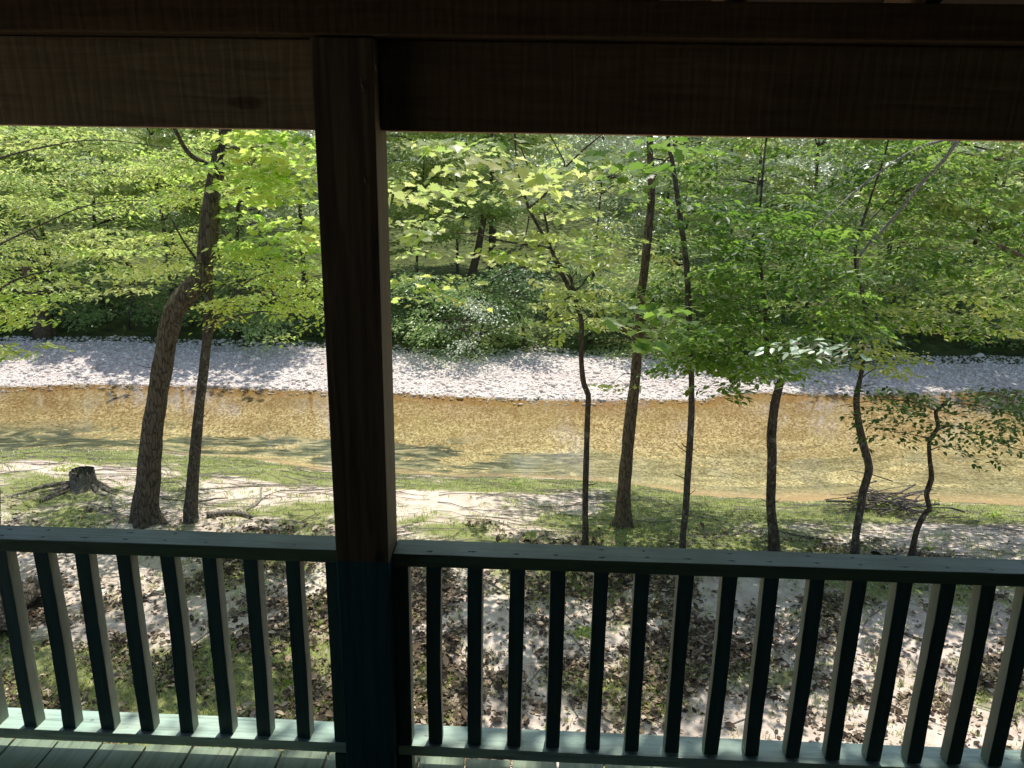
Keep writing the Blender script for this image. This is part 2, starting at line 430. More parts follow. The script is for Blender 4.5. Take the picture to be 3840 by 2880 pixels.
def moss_field(x, y):
    box = lambda v, a, b, w: np.clip((v-a)/w, 0, 1)*np.clip((b-v)/w, 0, 1)
    f = .5*fbm(x, y, 1.5, 2.0)
    f = f + .75*box(x, -9, -.5, .7)*box(y, 4.6, 7.4, .6) - .10
    f = f + .25*box(x, -.8, 6, .7)*box(y, 6.3, 7.6, .5)
    d = Yn(x)-y
    f = f + .50*box(d, .02, 2.4, .3) + .16*box(d, 2.2, 5.5, .5) - .08*box(d, 2.0, 3.4, .5) + .12*box(d, 3.4, 6.2, .6)
    f = f + .45*box(x, .6, 4.2, .8)*box(y, 9.2, 12.2, .6)
    return f
xs = np.concatenate([-np.geomspace(400, 20, 14)[:-1], np.linspace(-20, 20, 321), np.geomspace(20, 400, 14)[1:]])

# ground materials ---------------------------------------------------
def near_ground_mat():
    mm, nt, out = mat('bank_soil_and_moss')
    v = coords(nt)
    n1 = noise(nt, v, .9, 6, .6); n2 = noise(nt, v, 4.5, 8, .7); n3 = noise(nt, v, 24, 6, .7); n4 = noise(nt, v, .55, 5, .65, .5)
    dirt = ramp(nt, n2.outputs[0], [(.26,(.42,.335,.26)),(.45,(.66,.55,.46)),(.66,(.84,.74,.65))]).outputs[0]
    dark = ramp(nt, n3.outputs[0], [(.35,(.06,.043,.029)),(.62,(.22,.165,.115))]).outputs[0]
    f1 = math_(nt, 'ADD', math_(nt,'MULTIPLY',n1.outputs[0],.6), math_(nt,'MULTIPLY',n2.outputs[0],.4))
    al = N(nt,'Attribute'); al.attribute_name = 'litter'
    f1 = math_(nt, 'ADD', al.outputs['Fac'], math_(nt, 'MULTIPLY', math_(nt, 'SUBTRACT', n2.outputs[0], .5), .8))
    c = mixc(nt, ramp(nt, f1, [(-.0,(0,0,0)),(.14,(.9,.9,.9))]).outputs[0], dirt, dark)  # dark soil under the litter, deepened to carry painted ground shade
    moss = ramp(nt, n3.outputs[0], [(.3,(.08,.11,.015)),(.6,(.24,.29,.06)),(.8,(.40,.43,.12))]).outputs[0]
    at = N(nt,'Attribute'); at.attribute_name = 'moss'
    mx = math_(nt, 'ADD', at.outputs['Fac'], math_(nt,'MULTIPLY', n2.outputs[0], .9))
    mx = math_(nt, 'ADD', mx, math_(nt,'MULTIPLY', n3.outputs[0], .4))
    c = mixc(nt, ramp(nt, mx, [(.72,(0,0,0)),(.92,(.85,.85,.85))]).outputs[0], c, moss)
    h = math_(nt, 'ADD', math_(nt,'MULTIPLY',n2.outputs[0],1.0), math_(nt,'MULTIPLY',n3.outputs[0],.5))
    principled(nt, out, c, .95, bump(nt, h, .8, .05), .15)
    return mm
def bed_mat():
    mm, nt, out = mat('golden_pebble_bed')
    v = coords(nt, (1, .62, 1)); w = noise(nt, v, 3, 4)
    vv = mixc(nt, .05, v, w.outputs[1])
    vo = N(nt,'TexVoronoi'); vo.inputs['Scale'].default_value = 30; L(nt, vv, vo.inputs['Vector'])
    hs = N(nt,'SeparateColor'); L(nt, vo.outputs['Color'], hs.inputs[0])
    at = N(nt,'Attribute'); at.attribute_name='span'; sp = at.outputs['Fac']
    dark_c = ramp(nt, sp, [(.1,(.24,.22,.12)),(.5,(.22,.165,.075)),(.95,(.27,.17,.065))]).outputs[0]
    mid_c  = ramp(nt, sp, [(.1,(.58,.55,.31)),(.5,(.53,.45,.23)),(.95,(.43,.31,.15))]).outputs[0]
    lite_c = ramp(nt, sp, [(.1,(.92,.89,.60)),(.5,(.88,.81,.50)),(.95,(.70,.57,.35))]).outputs[0]
    f1 = noise(nt, coords(nt, (1,.5,1)), 46, 5, .75, 1.0)
    k = math_(nt,'ADD', math_(nt,'MULTIPLY', hs.outputs[0], .45), math_(nt,'MULTIPLY', f1.outputs[0], .62))
    c = mixc(nt, ramp(nt, k, [(.34,(0,0,0)),(.52,(1,1,1))]).outputs[0], dark_c, mid_c)
    c = mixc(nt, ramp(nt, k, [(.54,(0,0,0)),(.70,(1,1,1))]).outputs[0], c, lite_c)
    big = noise(nt, coords(nt, (.35,1,1)), 1.2, 4)
    c = mixc(nt, math_(nt,'MULTIPLY', ramp(nt, big.outputs[0], [(.4,(0,0,0)),(.65,(1,1,1))]).outputs[0], .45), c, dark_c)
    b2 = noise(nt, coords(nt, (.5,1.6,1)), 4.0, 5, .6, 1.0)
    c = mixc(nt, math_(nt,'MULTIPLY', ramp(nt, b2.outputs[0], [(.42,(1,1,1)),(.54,(0,0,0))]).outputs[0], .25), c, dark_c)
    tcr = N(nt,'TexCoord'); sxr = N(nt,'SeparateXYZ'); L(nt, tcr.outputs['Object'], sxr.inputs[0])
    # grey green weed drifts: fibrous streaks in the near half
    sw = noise(nt, coords(nt, (.26, .55, 1), rot=(0,0,.22)), 1.5, 5, .55, 1.6)
    fib = noise(nt, coords(nt, (.6,4.0,1), rot=(0,0,.42)), 3.2, 6, .65, .8)
    nearf = ramp(nt, sp, [(.0,(.55,.55,.55)),(.10,(.95,.95,.95)),(.42,(.9,.9,.9)),(.68,(0,0,0))]).outputs[0]
    sm = math_(nt,'ADD', sw.outputs[0], math_(nt,'MULTIPLY', math_(nt,'SUBTRACT', fib.outputs[0], .5), .22))
    sm = math_(nt,'ADD', sm, math_(nt,'MULTIPLY', math_(nt,'SUBTRACT', nearf, .75), .22))
    sf = math_(nt,'MULTIPLY', ramp(nt, sm, [(.445,(0,0,0)),(.48,(1,1,1))]).outputs[0], math_(nt, 'MINIMUM', math_(nt,'MULTIPLY', nearf, 1.4), 1))
    dr = noise(nt, coords(nt, (.42,1.0,1), rot=(0,0,.32)), 1.6, 7, .62, 2.4)
    dk = math_(nt,'ADD', math_(nt,'MULTIPLY', dr.outputs[0], .75), math_(nt,'MULTIPLY', fib.outputs[0], .25))
    weed = ramp(nt, dk, [(.43,(.03,.05,.045)),(.49,(.085,.115,.09)),(.545,(.26,.28,.19)),(.62,(.56,.52,.36))]).outputs[0]
    c = mixc(nt, math_(nt,'MULTIPLY', math_(nt,'MULTIPLY', sf, .92), ramp(nt, math_(nt,'MULTIPLY', math_(nt,'ADD', sxr.outputs[0], 6), .08), [(.40,(1,1,1)),(.66,(.45,.45,.45))]).outputs[0]), c, weed)
    silt = mixc(nt, fib.outputs[0], (.40,.27,.15), (.74,.58,.38))
    c = mixc(nt, ramp(nt, sp, [(.05,(.8,.8,.8)),(.17,(0,0,0))]).outputs[0], c, silt)
    c = mixc(nt, ramp(nt, sp, [(.93,(0,0,0)),(.985,(.8,.8,.8))]).outputs[0], c, (.40,.22,.06))
    principled(nt, out, c, .8, None, .2)
    return mm
def gravel_mat():
    mm, nt, out = mat('pale_river_gravel')
    v = coords(nt)
    vo = N(nt,'TexVoronoi'); vo.inputs['Scale'].default_value = 19; L(nt, v, vo.inputs['Vector'])
    ve = N(nt,'TexVoronoi'); ve.feature='DISTANCE_TO_EDGE'; ve.inputs['Scale'].default_value = 19; L(nt, v, ve.inputs['Vector'])
    hs = N(nt,'SeparateColor'); L(nt, vo.outputs['Color'], hs.inputs[0])
    c = ramp(nt, hs.outputs[0], [(.0,(.50,.45,.43)),(.25,(.68,.62,.60)),(.6,(.86,.78,.71)),(1,(.95,.88,.81))]).outputs[0]
    big = noise(nt, v, .8, 5)
    c = mixc(nt, ramp(nt, big.outputs[0], [(.45,(0,0,0)),(.7,(.5,.5,.5))]).outputs[0], c, (.62,.50,.46))
    ed = ramp(nt, ve.outputs['Distance'], [(.0,(.3,.28,.28)),(.12,(1,1,1))]).outputs[0]
    c = mixc(nt, .45, c, ed, 'MULTIPLY')
    principled(nt, out, c, .85, bump(nt, ve.outputs['Distance'], .8, .05), .3)
    return mm
def far_ground_mat():
    mm, nt, out = mat('far_bank_soil')
    n2 = noise(nt, coords(nt), 2.2, 8, .7)
    c = ramp(nt, n2.outputs[0], [(.35,(.05,.05,.025)),(.55,(.10,.13,.04)),(.7,(.2,.22,.09))]).outputs[0]
    principled(nt, out, c, .95, bump(nt, n2.outputs[0], .8, .1), .1)
    return mm

gd = ground_grid('ground', xs, lambda x, t: -60*(1-t)+(Yn(x)+.05)*t, 300, near_ground_mat(), .45)
co = np.empty(len(gd.data.vertices)*3, dtype=np.float32); gd.data.vertices.foreach_get('co', co); co = co.reshape(-1,3)
al_ = gd.data.attributes.new('litter','FLOAT','POINT'); lx, ly = co[:,0].astype(float), co[:,1].astype(float)
al_.data.foreach_set('value', (litter_field(lx,ly)).astype(np.float32))
am = gd.data.attributes.new('moss','FLOAT','POINT'); am.data.foreach_set('value', moss_field(co[:,0].astype(float), co[:,1].astype(float)).astype(np.float32))
bed = ground_grid('riverbed', xs, lambda x, t: (Yn(x)+.05)*(1-t)+(Yf(x)-.02)*t, 60, bed_mat())
nv = len(bed.data.vertices); a = bed.data.attributes.new('span','FLOAT','POINT')
a.data.foreach_set('value', np.tile(np.linspace(0,1,60), nv//60).astype(np.float32))
ground_grid('gravel_bar', xs, lambda x, t: (Yf(x)-.02)*(1-t)+(Yg(x)+.12)*t, 50, gravel_mat())
ground_grid('far_bank', xs, lambda x, t: (Yg(x)+.12)*(1-t)+400*t, 120, far_ground_mat(), 2.2)

def water():
    mm, nt, out = mat('clear_amber_water')
    n1 = noise(nt, coords(nt, (1,2.0,1)), 5, 5, .6, .5); n2 = noise(nt, coords(nt, (.5,1.2,1)), 1.4, 4)
    h = math_(nt,'ADD', math_(nt,'MULTIPLY',n1.outputs[0],.35), n2.outputs[0])
    nb = bump(nt, h, .12, .02)
    tr = N(nt,'BsdfTransparent'); tr.inputs[0].default_value = (.98,.95,.88,1)
    gl = N(nt,'BsdfGlossy'); gl.inputs['Roughness'].default_value = .04; L(nt, nb, gl.inputs['Normal'])
    fr = N(nt,'Fresnel'); fr.inputs['IOR'].default_value = 1.36
    mx = N(nt,'MixShader'); L(nt, math_(nt,'MULTIPLY', fr.outputs[0], 1.8, True), mx.inputs[0]); L(nt, tr.outputs[0], mx.inputs[1]); L(nt, gl.outputs[0], mx.inputs[2])
    L(nt, mx.outputs[0], out.inputs[0])
    x = xs; V = []; 
    for t in (0, 1):
        for xx in x: V.append((xx, float(Yn(xx))-.8 if t == 0 else float(Yf(xx))+.8, ZW+.01))
    n = len(x); F = np.array([(i, i+1, n+i+1, n+i) for i in range(n-1)])
    o = link('river_water', np_mesh('river_water', np.array(V), F, smooth=True), mm); tag(o, kind='structure')
water()

# ------------------------------------------------------------------ porch
D = 2.40
def porch():
    # deck boards, run towards the river
    sx = at_z(36.3, 767.4, 0).x; w = .177
    b = MB(); k0 = int((-5 - sx)/w)
    for k in range(k0, k0+62):
        x0 = sx + k*w + .004 + random.uniform(-.001,.001); dz = random.uniform(-.002,.002)
        b.box(x0, x0+w-.009, -1.3, 2.515+random.uniform(-.004,.004), -.04, dz)
    o = b.build('porch_deck', M_py, bevel=.003); tag(o, kind='structure')
    b = MB(); b.box(-5, 5.9, 2.44, 2.48, -.30, -.041)
    for x in (-4.5,-2.6,-.57,1.6,3.6,5.4): b.box(x-.08, x+.08, 2.30, 2.44, gh(x,2.4)-.1, -.041)
    r = b.build('deck_frame', M_beam_l); tag(r, 'brown timber joist and supports under the edge of the porch deck', 'deck frame')
    # post
    po = empty('porch_post', (-.569, 2.42, 0), 'square dark timber porch post, brown above the handrail and painted green below', 'post')
    b = MB(); n = 14
    zs = np.linspace(0.0, 2.545, n)
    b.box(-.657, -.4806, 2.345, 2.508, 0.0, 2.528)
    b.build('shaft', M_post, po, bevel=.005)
    for (x,y,L_) in ((435,63+0,22),(422,85,18),(425,181,12)):
        p = at_y(341.3+ (x-435+200)*.1543 if False else x-60, y, 2.342)
        b = MB(); b.tube([p+Vector((-.002,0,.010*L_/10)), p, p+Vector((.003,0,-.010*L_/10))], [.0006,.0022,.0005], 5)
        s_ = b.build('splinter', M_dead, po)
    # header beams
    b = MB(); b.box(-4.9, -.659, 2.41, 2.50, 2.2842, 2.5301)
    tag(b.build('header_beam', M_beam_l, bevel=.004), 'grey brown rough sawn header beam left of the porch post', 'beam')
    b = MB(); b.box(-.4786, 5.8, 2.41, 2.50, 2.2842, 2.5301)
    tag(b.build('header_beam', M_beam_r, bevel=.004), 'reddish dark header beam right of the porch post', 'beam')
    b = MB(); b.box(-4.9, 5.8, 2.325, 2.50, 2.5325, 2.625)
    tag(b.build('top_plate', M_plate, bevel=.006), 'long dark timber plate lying over the header beams and the porch post', 'beam')
    # roof
    rf = empty('porch_roof', (0, 0, 2.6), 'dark underside of the pitched porch roof with its rafters', 'roof')
    sl = .30
    for x in (-4.6,-3.9,-3.3,-2.66,-2.02,-1.36,-.74,-.09,.52,1.04,1.72,2.35,3.0,3.6,4.3,5.0,5.6):
        b = MB(); x0, x1 = x-.02, x+.02
        ya, yb = 3.10, -1.3
        za = 2.63-(ya-2.41)*sl; zb = 2.63-(yb-2.41)*sl
        vs = [(x0,yb,zb),(x1,yb,zb),(x1,ya,za),(x0,ya,za),(x0,yb,zb+.14),(x1,yb,zb+.14),(x1,ya,za+.14),(x0,ya,za+.14)]
        b.v = vs; b.f = [(0,3,2,1),(4,5,6,7),(0,1,5,4),(1,2,6,5),(2,3,7,6),(3,0,4,7)]; b.m=[0]*6
        b.build('rafter', M_rafter, rf)
    ya, yb = 3.14, -1.35; za = 2.772-(ya-2.41)*sl; zb = 2.772-(yb-2.41)*sl
    b = MB(); b.v = [(-5.2,yb,zb),(6.1,yb,zb),(6.1,ya,za),(-5.2,ya,za),(-5.2,yb,zb+.05),(6.1,yb,zb+.05),(6.1,ya,za+.05),(-5.2,ya,za+.05)]
    b.f = [(0,3,2,1),(4,5,6,7),(0,1,5,4),(1,2,6,5),(2,3,7,6),(3,0,4,7)]; b.m=[0]*6
    b.build('sheathing', M_roof, rf)
    # unseen cabin wall behind the camera and right gable end, added to block sky
    b = MB(); b.box(-5.2, 6.1, -1.5, -1.36, 0.003, 3.9)
    tag(b.build('unseen_cabin_wall', M_wall), 'unseen dark brown cabin wall added at the back of the porch to block the sky', 'wall')
    b = MB(); b.box(5.95, 6.05, -1.34, 2.5, 0.003, 2.7)
    tag(b.build('unseen_side_wall', M_wall), 'unseen dark brown side wall added to close the right end of the porch', 'wall')
    # nest of moss on the plate
    rng = np.random.default_rng(3)
    c = np.array(at_y(637, 9, 2.36)); c[2] = 2.66
    k = 900; dirs = rng.normal(0,1,(k,3)); dirs /= np.linalg.norm(dirs,axis=1)[:,None]
    pos = c + dirs*np.array([.075,.03,.034])*rng.uniform(.5,1.0,(k,1)); 
    V,F,T = leaves(T_SIMPLE, pos, rng.uniform(0,6.28,k), rng.normal(0,.6,k), rng.normal(0,.8,k), rng.uniform(.012,.03,k), rng.uniform(0,1,k))
    tag(link('bird_nest', np_mesh('bird_nest',V,F,T), ML['dark']), 'dark mossy nest tucked on the plate under the roof', 'nest')
porch()

def railing(side):
    if side == 'L':
        x0, x1 = -3.2, -.66; first, pitch = -1.7326-10*.1463, .1463
        xs_ = [first+i*pitch for i in range(17)]; nail = (-.712, -.661)
        lab = 'green painted porch railing left of the post, with sunlit bottom rail'
        zt = .925
    else:
        x0, x1 = -.4776, 3.4; xs_ = [-.37+i*.1438 for i in range(25)]; nail = (-.4775, -.426)
        lab = 'green painted porch railing right of the post, mostly in shade'
        zt = .92
    root = empty('porch_railing', ((x0+x1)/2, D, 0), lab, 'railing', 'porch railings')
    def rail(name, za, zb, y0, y1, nails):
        b = MB(); n = max(2, int((x1-x0)/.08))
        rough_bar(b, x0, x1, y0, y1, za, zb, 'x', 46, .0011, .006, len(name)+int(x1*10))
        o = b.build(name, M_px, root, bevel=.0035)
        return o
    tr = rail('top_rail', zt-.048, zt, D, D+.105, True)
    # nail dents, two per baluster
    for xx in xs_:
        for dy in (.028+random.uniform(-.006,.006), .078+random.uniform(-.006,.006)):
            if random.random() < .45 and dy > .05: continue
            b = MB(); cx = xx+.025+random.uniform(-.012,.012)
            b.tube([(cx,D+dy,zt-.004),(cx,D+dy,zt+.0012)], [.0055,.0045], 8); q = random.uniform(.008,.018); b.box(cx-q, cx+q*.7, D+dy-.0014, D+dy+.0014, zt-.003, zt+.0009)
            b.build('nail', M_nail, tr, world=False).location = -Vector(root.location)
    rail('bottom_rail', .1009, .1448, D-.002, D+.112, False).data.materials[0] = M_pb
    first_o = None
    for i, xx in enumerate(xs_):
        if xx < x0+.02 or xx > x1-.06: continue
        if nail[0]-.06 < xx < nail[1]+.01: continue
        w = .051; y0 = D+.014+random.uniform(-.003,.003); y1 = y0+.050
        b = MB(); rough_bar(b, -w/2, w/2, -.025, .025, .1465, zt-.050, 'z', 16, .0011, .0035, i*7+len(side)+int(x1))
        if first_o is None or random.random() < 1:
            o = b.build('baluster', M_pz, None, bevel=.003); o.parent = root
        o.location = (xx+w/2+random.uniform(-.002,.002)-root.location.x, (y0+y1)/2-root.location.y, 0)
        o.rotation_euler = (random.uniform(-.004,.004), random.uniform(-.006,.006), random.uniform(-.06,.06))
        first_o = o
    b = MB(); b.box(nail[0], nail[1], D-.004, D+.06, .002, .099); b.box(nail[0], nail[1], D+.002, D+.06, .1455, zt-.049)
    b.build('end_stile', M_pz, root, bevel=.003)
_mn, _nt, _o = mat('dark_nail'); principled(_nt, _o, (.012,.016,.014), .6); M_nail = _mn
railing('L'); railing('R')

# ------------------------------------------------------------------ foreground trees
CR = 256/ 1659*1.0
def L1(x,y): return (x*.1543, 256+y*.1543)
def M2(x,y): return (341.33+x*.1543, 256+y*.1543)
def R1(x,y): return (682.67+x*.1543, 256+y*.1543)
def T1(x,y): return (x*.1543, y*.1543)
def T2(x,y): return (341.33+x*.1543, y*.1543)
def T3(x,y): return (682.67+x*.1543, y*.1543)
def C1(x,y): return (x*.1543, 512+y*.1543)
def C2(x,y): return (341.33+x*.1543, 512+y*.1543)
def C3(x,y): return (682.67+x*.1543, 512+y*.1543)

TREES = {}
def make_trunk(key, name, label, base_px, path, mat_, flare=.5, seg=16, grow=None, rough=.10, lean=0.0, group=None):
    """path: list of (px,py,width px of crop*.1543). trunk stands at the ground point seen at base_px"""
    b = ghit(*base_px); Y = b.y
    root = empty(name, (b.x, b.y, gh(b.x,b.y)), label, 'tree', group)
    P = [np.array((b.x, Y, gh(b.x,Y)-.12))]; W = [None]
    for i,(px,py,w) in enumerate(path):
        p = at_y(px, py, Y + lean*i)
        P.append(np.array(p)); W.append(w*depth(p)/FPX/2)
    W[0] = W[1]*1.1
    if grow is not None:
        for (dx,dy,dz,wf) in grow:
            P.append(P[-1]+np.array((dx,dy,dz))); W.append(W[-1]*wf)
    pts, rad = spline(P, W, .07)
    mb = MB(); mb.tube(pts, rad, seg, rough=rough, flare=flare, seed=hash(key)%7 if False else len(TREES)*1.7)
    mb.build('trunk', mat_, root, smooth=True)
    TREES[key] = dict(root=root, pts=np.array(pts), rad=np.array(rad), mat=mat_, V=[], F={}, Y=Y, tw=MB(), leafs={})
    return TREES[key]
def limb(key, path, r0, r1, name='limb', Y1=None, mat_=None, seg=8, rough=.08):
    """path in pixels; starts at the trunk depth, ends at depth Y1"""
    t = TREES[key]; Y0 = t['Y']; Y1 = Y0 if Y1 is None else Y1; n = len(path)
    P = [np.array(at_y(px,py,Y0+(Y1-Y0)*i/(n-1))) for i,(px,py) in enumerate(path)]
    W = [r0+(r1-r0)*i/(n-1) for i in range(n)]
    pts, rad = spline(P, W, .06)
    mb = MB(); mb.tube(pts, rad, seg, rough=rough)
    o = mb.build(name, mat_ or t['mat'], t['root'], smooth=True)
    t['pts'] = np.vstack([t['pts'], np.array(pts)]); t['rad'] = np.concatenate([t['rad'], np.array(rad)])
    return o
def twig_to(t, c, r=.012):
    """thin branch from the nearest sensible wood point to a spray centre"""
    P = t['pts']; d = np.linalg.norm((P-c)*np.array([1,1,.8]), axis=1) + np.where(P[:,2] > c[2]+.3, 1.0, 0)
    j = int(np.argmin(d)); a = P[j]; L_ = np.linalg.norm(c-a)
    if L_ < .08: return
    mid = (a+c)/2 + np.array([random.uniform(-.08,.08)*L_, random.uniform(-.08,.08)*L_, .10*L_])
    r0 = min(t['rad'][j]*.5, .006+.0065*L_)
    pts, rad = spline([a, mid, c], [r0, r0*.6, .0022], .22)
    t['tw'].tube(pts, rad, 4, cap=False)
    t['pts'] = np.vstack([t['pts'], np.array(pts[1:])]); t['rad'] = np.concatenate([t['rad'], np.array(rad[1:])])
def add_leaves(t, m, V, F, T):
    d = t['leafs'].setdefault((m, F.shape[1]), [[], [], [], 0])
    d[0].append(V); d[1].append(F+d[3]); d[2].append(T); d[3] += len(V)
def region(key, box, Y0, Y1, n, per, R, size, tpl, m, droop=.25, az=None, twigs=True, tilt=.35, seed=1, wid=.8):
    t = TREES[key]; rng = np.random.default_rng(seed*97+len(TREES))
    C = []
    for i in range(n):
        px = rng.uniform(box[0], box[2]); py = rng.uniform(box[1], box[3]); Y = rng.uniform(Y0, Y1)
        C.append(at_y(px, py, Y))
    C = np.array(C); A = rng.uniform(0, 6.28, n) if az is None else rng.normal(az, .7, n)
    if twigs:
        o = np.argsort(np.linalg.norm(C-np.array(t['root'].location), axis=1))
        for i in o: twig_to(t, C[i])
    add_leaves(t, m, *spray_leaves(rng, C, A, R*rng.uniform(.6,1.25,n), per, size, tpl, droop=droop, tilt=tilt, wid=wid))
def cloud(key, c, ext, n, per, R, size, tpl, m, seed=1, twigs=True):
    """crown volume in world coordinates: ellipsoid c, half sizes ext"""
    t = TREES[key]; rng = np.random.default_rng(seed*31+5)
    d = rng.normal(0,1,(n,3)); d /= np.linalg.norm(d,axis=1)[:,None]; r = rng.uniform(.25,1,(n,1))**.5
    C = np.array(c)+d*r*np.array(ext); A = np.arctan2(d[:,1], d[:,0])+rng.normal(0,.5,n)
    if twigs:
        o = np.argsort(np.linalg.norm(C-t['pts'][-1], axis=1))
        for i in o: twig_to(t, C[i])
    add_leaves(t, m, *spray_leaves(rng, C, A, R*rng.uniform(.6,1.25,n), per, size, tpl))
def finish(key):
    t = TREES[key]; off = np.array(t['root'].location)
    if t['tw'].v: t['tw'].build('twigs', M_bark_drk, t['root'], smooth=True)['kind'] = 'stuff'
    for (m,k),(V,F,T,_) in t['leafs'].items():
        V = np.vstack(V)-off
        o = link('crown', np_mesh('crown', V, np.vstack(F), np.concatenate(T)), ML[m], t['root'])

S = .1543
def P_(fn, *a, k=1.0): return [(*fn(x,y), w*S*k) for x,y,w in a]

# the big leaning tree
make_trunk('big', 'leaning_tree', 'large furrowed tree that bends to the right, thickest trunk on the near bank', (148, 522),
   P_(L1,(945,1640,175),(962,1480,160),(970,1350,158),(985,1150,148),(1020,900,138),(1055,700,142),(1090,500,138),(1135,350,150),(1220,240,150),(1290,150,140),(1325,60,125), k=.9) +
   P_(T1,(1345,1500,118),(1370,1250,100),(1400,1080,85),(1440,900,75), k=.9), M_bark_big, flare=.85, seg=24, grow=[(.5,.1,1.0,.95),(.4,.3,1.5,.85),(.2,.2,1.6,.6),(0,0,1.4,.4)], rough=.12)
limb('big', [T1(1385,1250),T1(1430,1170),T1(1440,1050)], .05, .035, 'limb')
limb('big', [T1(1420,1000),T1(1560,960),T1(1750,1030),T1(1900,1090)], .035, .008, 'limb', 9.2)
limb('big', [T1(1400,1090),T1(1230,1000),T1(1130,830)], .04, .02, 'limb', 9.4)
# slender companion
make_trunk('slim', 'slender_tree', 'slender mottled tree just right of the big bent trunk', (191, 521),
   P_(L1,(1238,1640,90),(1250,1450,78),(1270,1200,68),(1290,1000,64),(1312,800,60),(1328,650,60),(1345,500,60),(1352,350,55),(1352,200,50),(1358,60,48)) +
   P_(T1,(1400,1500,42),(1410,1300,36)), M_bark_gry, flare=.35, seg=14, grow=[(.1,.1,1.0,.8),(.2,.0,1.5,.7),(.2,0,1.5,.5)])
limb('slim', [L1(1355,480),L1(1410,400),L1(1560,200),L1(1700,120),L1(1900,80)], .028, .006, 'limb', 9.3)
limb('slim', [L1(1355,520),L1(1450,420),L1(1700,360),L1(1900,400)], .022, .005, 'limb', 9.2)
limb('slim', [L1(1345,120),L1(1200,-80),L1(1100,-260)], .025, .006, 'limb', 9.8)
# left edge tree
make_trunk('edge', 'mossy_tree', 'thick tree at the left edge of the view, mossy root flare behind the railing', (2, 612),
   [(-20,590,46),(-18,540,34),(-17,500,30),(-19,440,28),(-24,380,28),(-30,300,26),(-36,220,24),(-40,140,22)], M_bark_big, flare=1.1, seg=20, grow=[(.1,.1,1.4,.9),(.1,.3,1.6,.7),(0,.3,1.4,.5)])
limb('edge', [(-22,330),(0,290),(30,275),(60,270)], .02, .004, 'limb', 8.4)
limb('edge', [(-33,260),(30,230),(90,205),(150,200)], .012, .003, 'limb', 8.8)
limb('edge', [(-38,170),(30,150),(100,140),(180,150)], .012, .003, 'limb', 9.2)
# saplings
make_trunk('a', 'forked_sapling', 'thin forked sapling with a spreading Y of bare branches, first right of the porch post', (584, 556),
   P_(C2,(1582,150,40)) + P_(M2,(1580,1650,38),(1588,1300,38),(1597,1000,36),(1600,900,36),(1572,830,34),(1556,700,34),(1556,550,32),(1556,430,32),(1532,330,32),(1500,250,32),(1430,120,28)) +
   P_(T2,(1370,1640,24),(1290,1490,22),(1215,1350,20),(1180,1230,14),(1145,1100,12)), M_bark_drk, flare=.55, seg=10, grow=[(-.05,0,.5,.8),(0,0,.7,.6)])
limb('a', [M2(1505,235),M2(1490,150),M2(1440,80),M2(1370,-10),T2(1330,1450),T2(1298,1320),T2(1240,1160),T2(1165,960)], .022, .008, 'limb')
limb('a', [T2(1218,1345),T2(1310,1270),T2(1440,1100),T2(1560,980),T2(1680,880)], .016, .007, 'limb', 9.0)
limb('a', [T2(1440,1100),T2(1445,1050),T2(1410,980),T2(1350,870)], .009, .005, 'limb', 9.0)
limb('a', [T2(1380,1640),T2(1320,1600),T2(1150,1580),T2(1000,1550),T2(880,1515),T2(730,1515)], .016, .006, 'limb', 9.0)
limb('a', [T2(1215,1400),T2(1200,1500),T2(1150,1640)], .008, .006, 'limb', 9.3)
limb('a', [M2(1510,225),M2(1560,190),M2(1600,130),M2(1740,40)], .013, .004, 'limb', 9.2)
make_trunk('b', 'brown_tree', 'straight scaly brown tree with a flared foot in the dark patch of shade', (621, 526),
   P_(C2,(1830,60,110)) + P_(M2,(1828,1600,92),(1850,1300,80),(1880,1000,76),(1903,800,66),(1920,600,62),(1932,450,60),(1945,250,56),(1965,90,55)) +
   P_(T2,(1985,1550,56),(2008,1300,50),(2005,1080,44),(2000,900,40)), M_bark_brn, flare=.55, seg=18, grow=[(0,.2,1.0,.9),(.1,.3,1.6,.8),(0,.2,1.6,.5)])
limb('b', [M2(1925,560),M2(1830,470),M2(1700,380)], .02, .006, 'limb', 8.3)
limb('b', [T2(2005,1200),T2(2080,1060),T2(2200,960)], .02, .006, 'limb', 9.0)
make_trunk('c', 'grey_sapling', 'tall straight thin grey sapling between the brown tree and the crooked tree', (683, 556),
   P_(C3,(2,150,42)) + P_(R1,(20,1650,44),(30,1450,44),(45,1250,44),(55,1050,42),(58,850,38),(52,600,36),(38,350,42),(25,50,38)) +
   P_(T3,(-10,1450,36),(-45,1200,32),(-70,1030,28),(-95,880,24)), M_bark_gry, flare=.55, seg=12, grow=[(-.1,0,1.0,.9),(.1,.2,1.4,.7),(0,0,1.3,.5)])
make_trunk('d', 'crooked_tree', 'crooked tree whose trunk kinks left above the river line, with dark dense leaves', (774, 552),
   P_(C3,(590,180,72)) + P_(R1,(572,1640,60),(575,1450,58),(580,1280,60),(575,1150,62),(598,950,58),(625,850,52),(640,770,46),(600,680,42),(550,600,38),(540,480,30),(530,300,24)) +
   P_(T3,(490,1550,18),(510,1250,15)), M_bark_drk, flare=.5, seg=14, grow=[(0,0,.7,.8),(.1,0,.8,.6)])
make_trunk('e', 'bent_sapling', 'thin sapling with a sharp elbow halfway up and grey dead limbs above', (856, 556),
   P_(C3,(1120,180,48)) + P_(R1,(1150,1650,48),(1170,1520,50),(1205,1400,50),(1200,1330,48),(1165,1200,50),(1135,1050,42),(1126,920,40),(1150,800,30),(1175,650,28),(1188,450,28),(1178,300,26),(1130,100,24)) +
   P_(T3,(1120,1600,22),(1180,1400,18),(1230,1250,14)), M_bark_gry, flare=.55, seg=12, grow=[(.1,0,.6,.8),(.1,.1,1.0,.7),(0,.1,1,.5)])
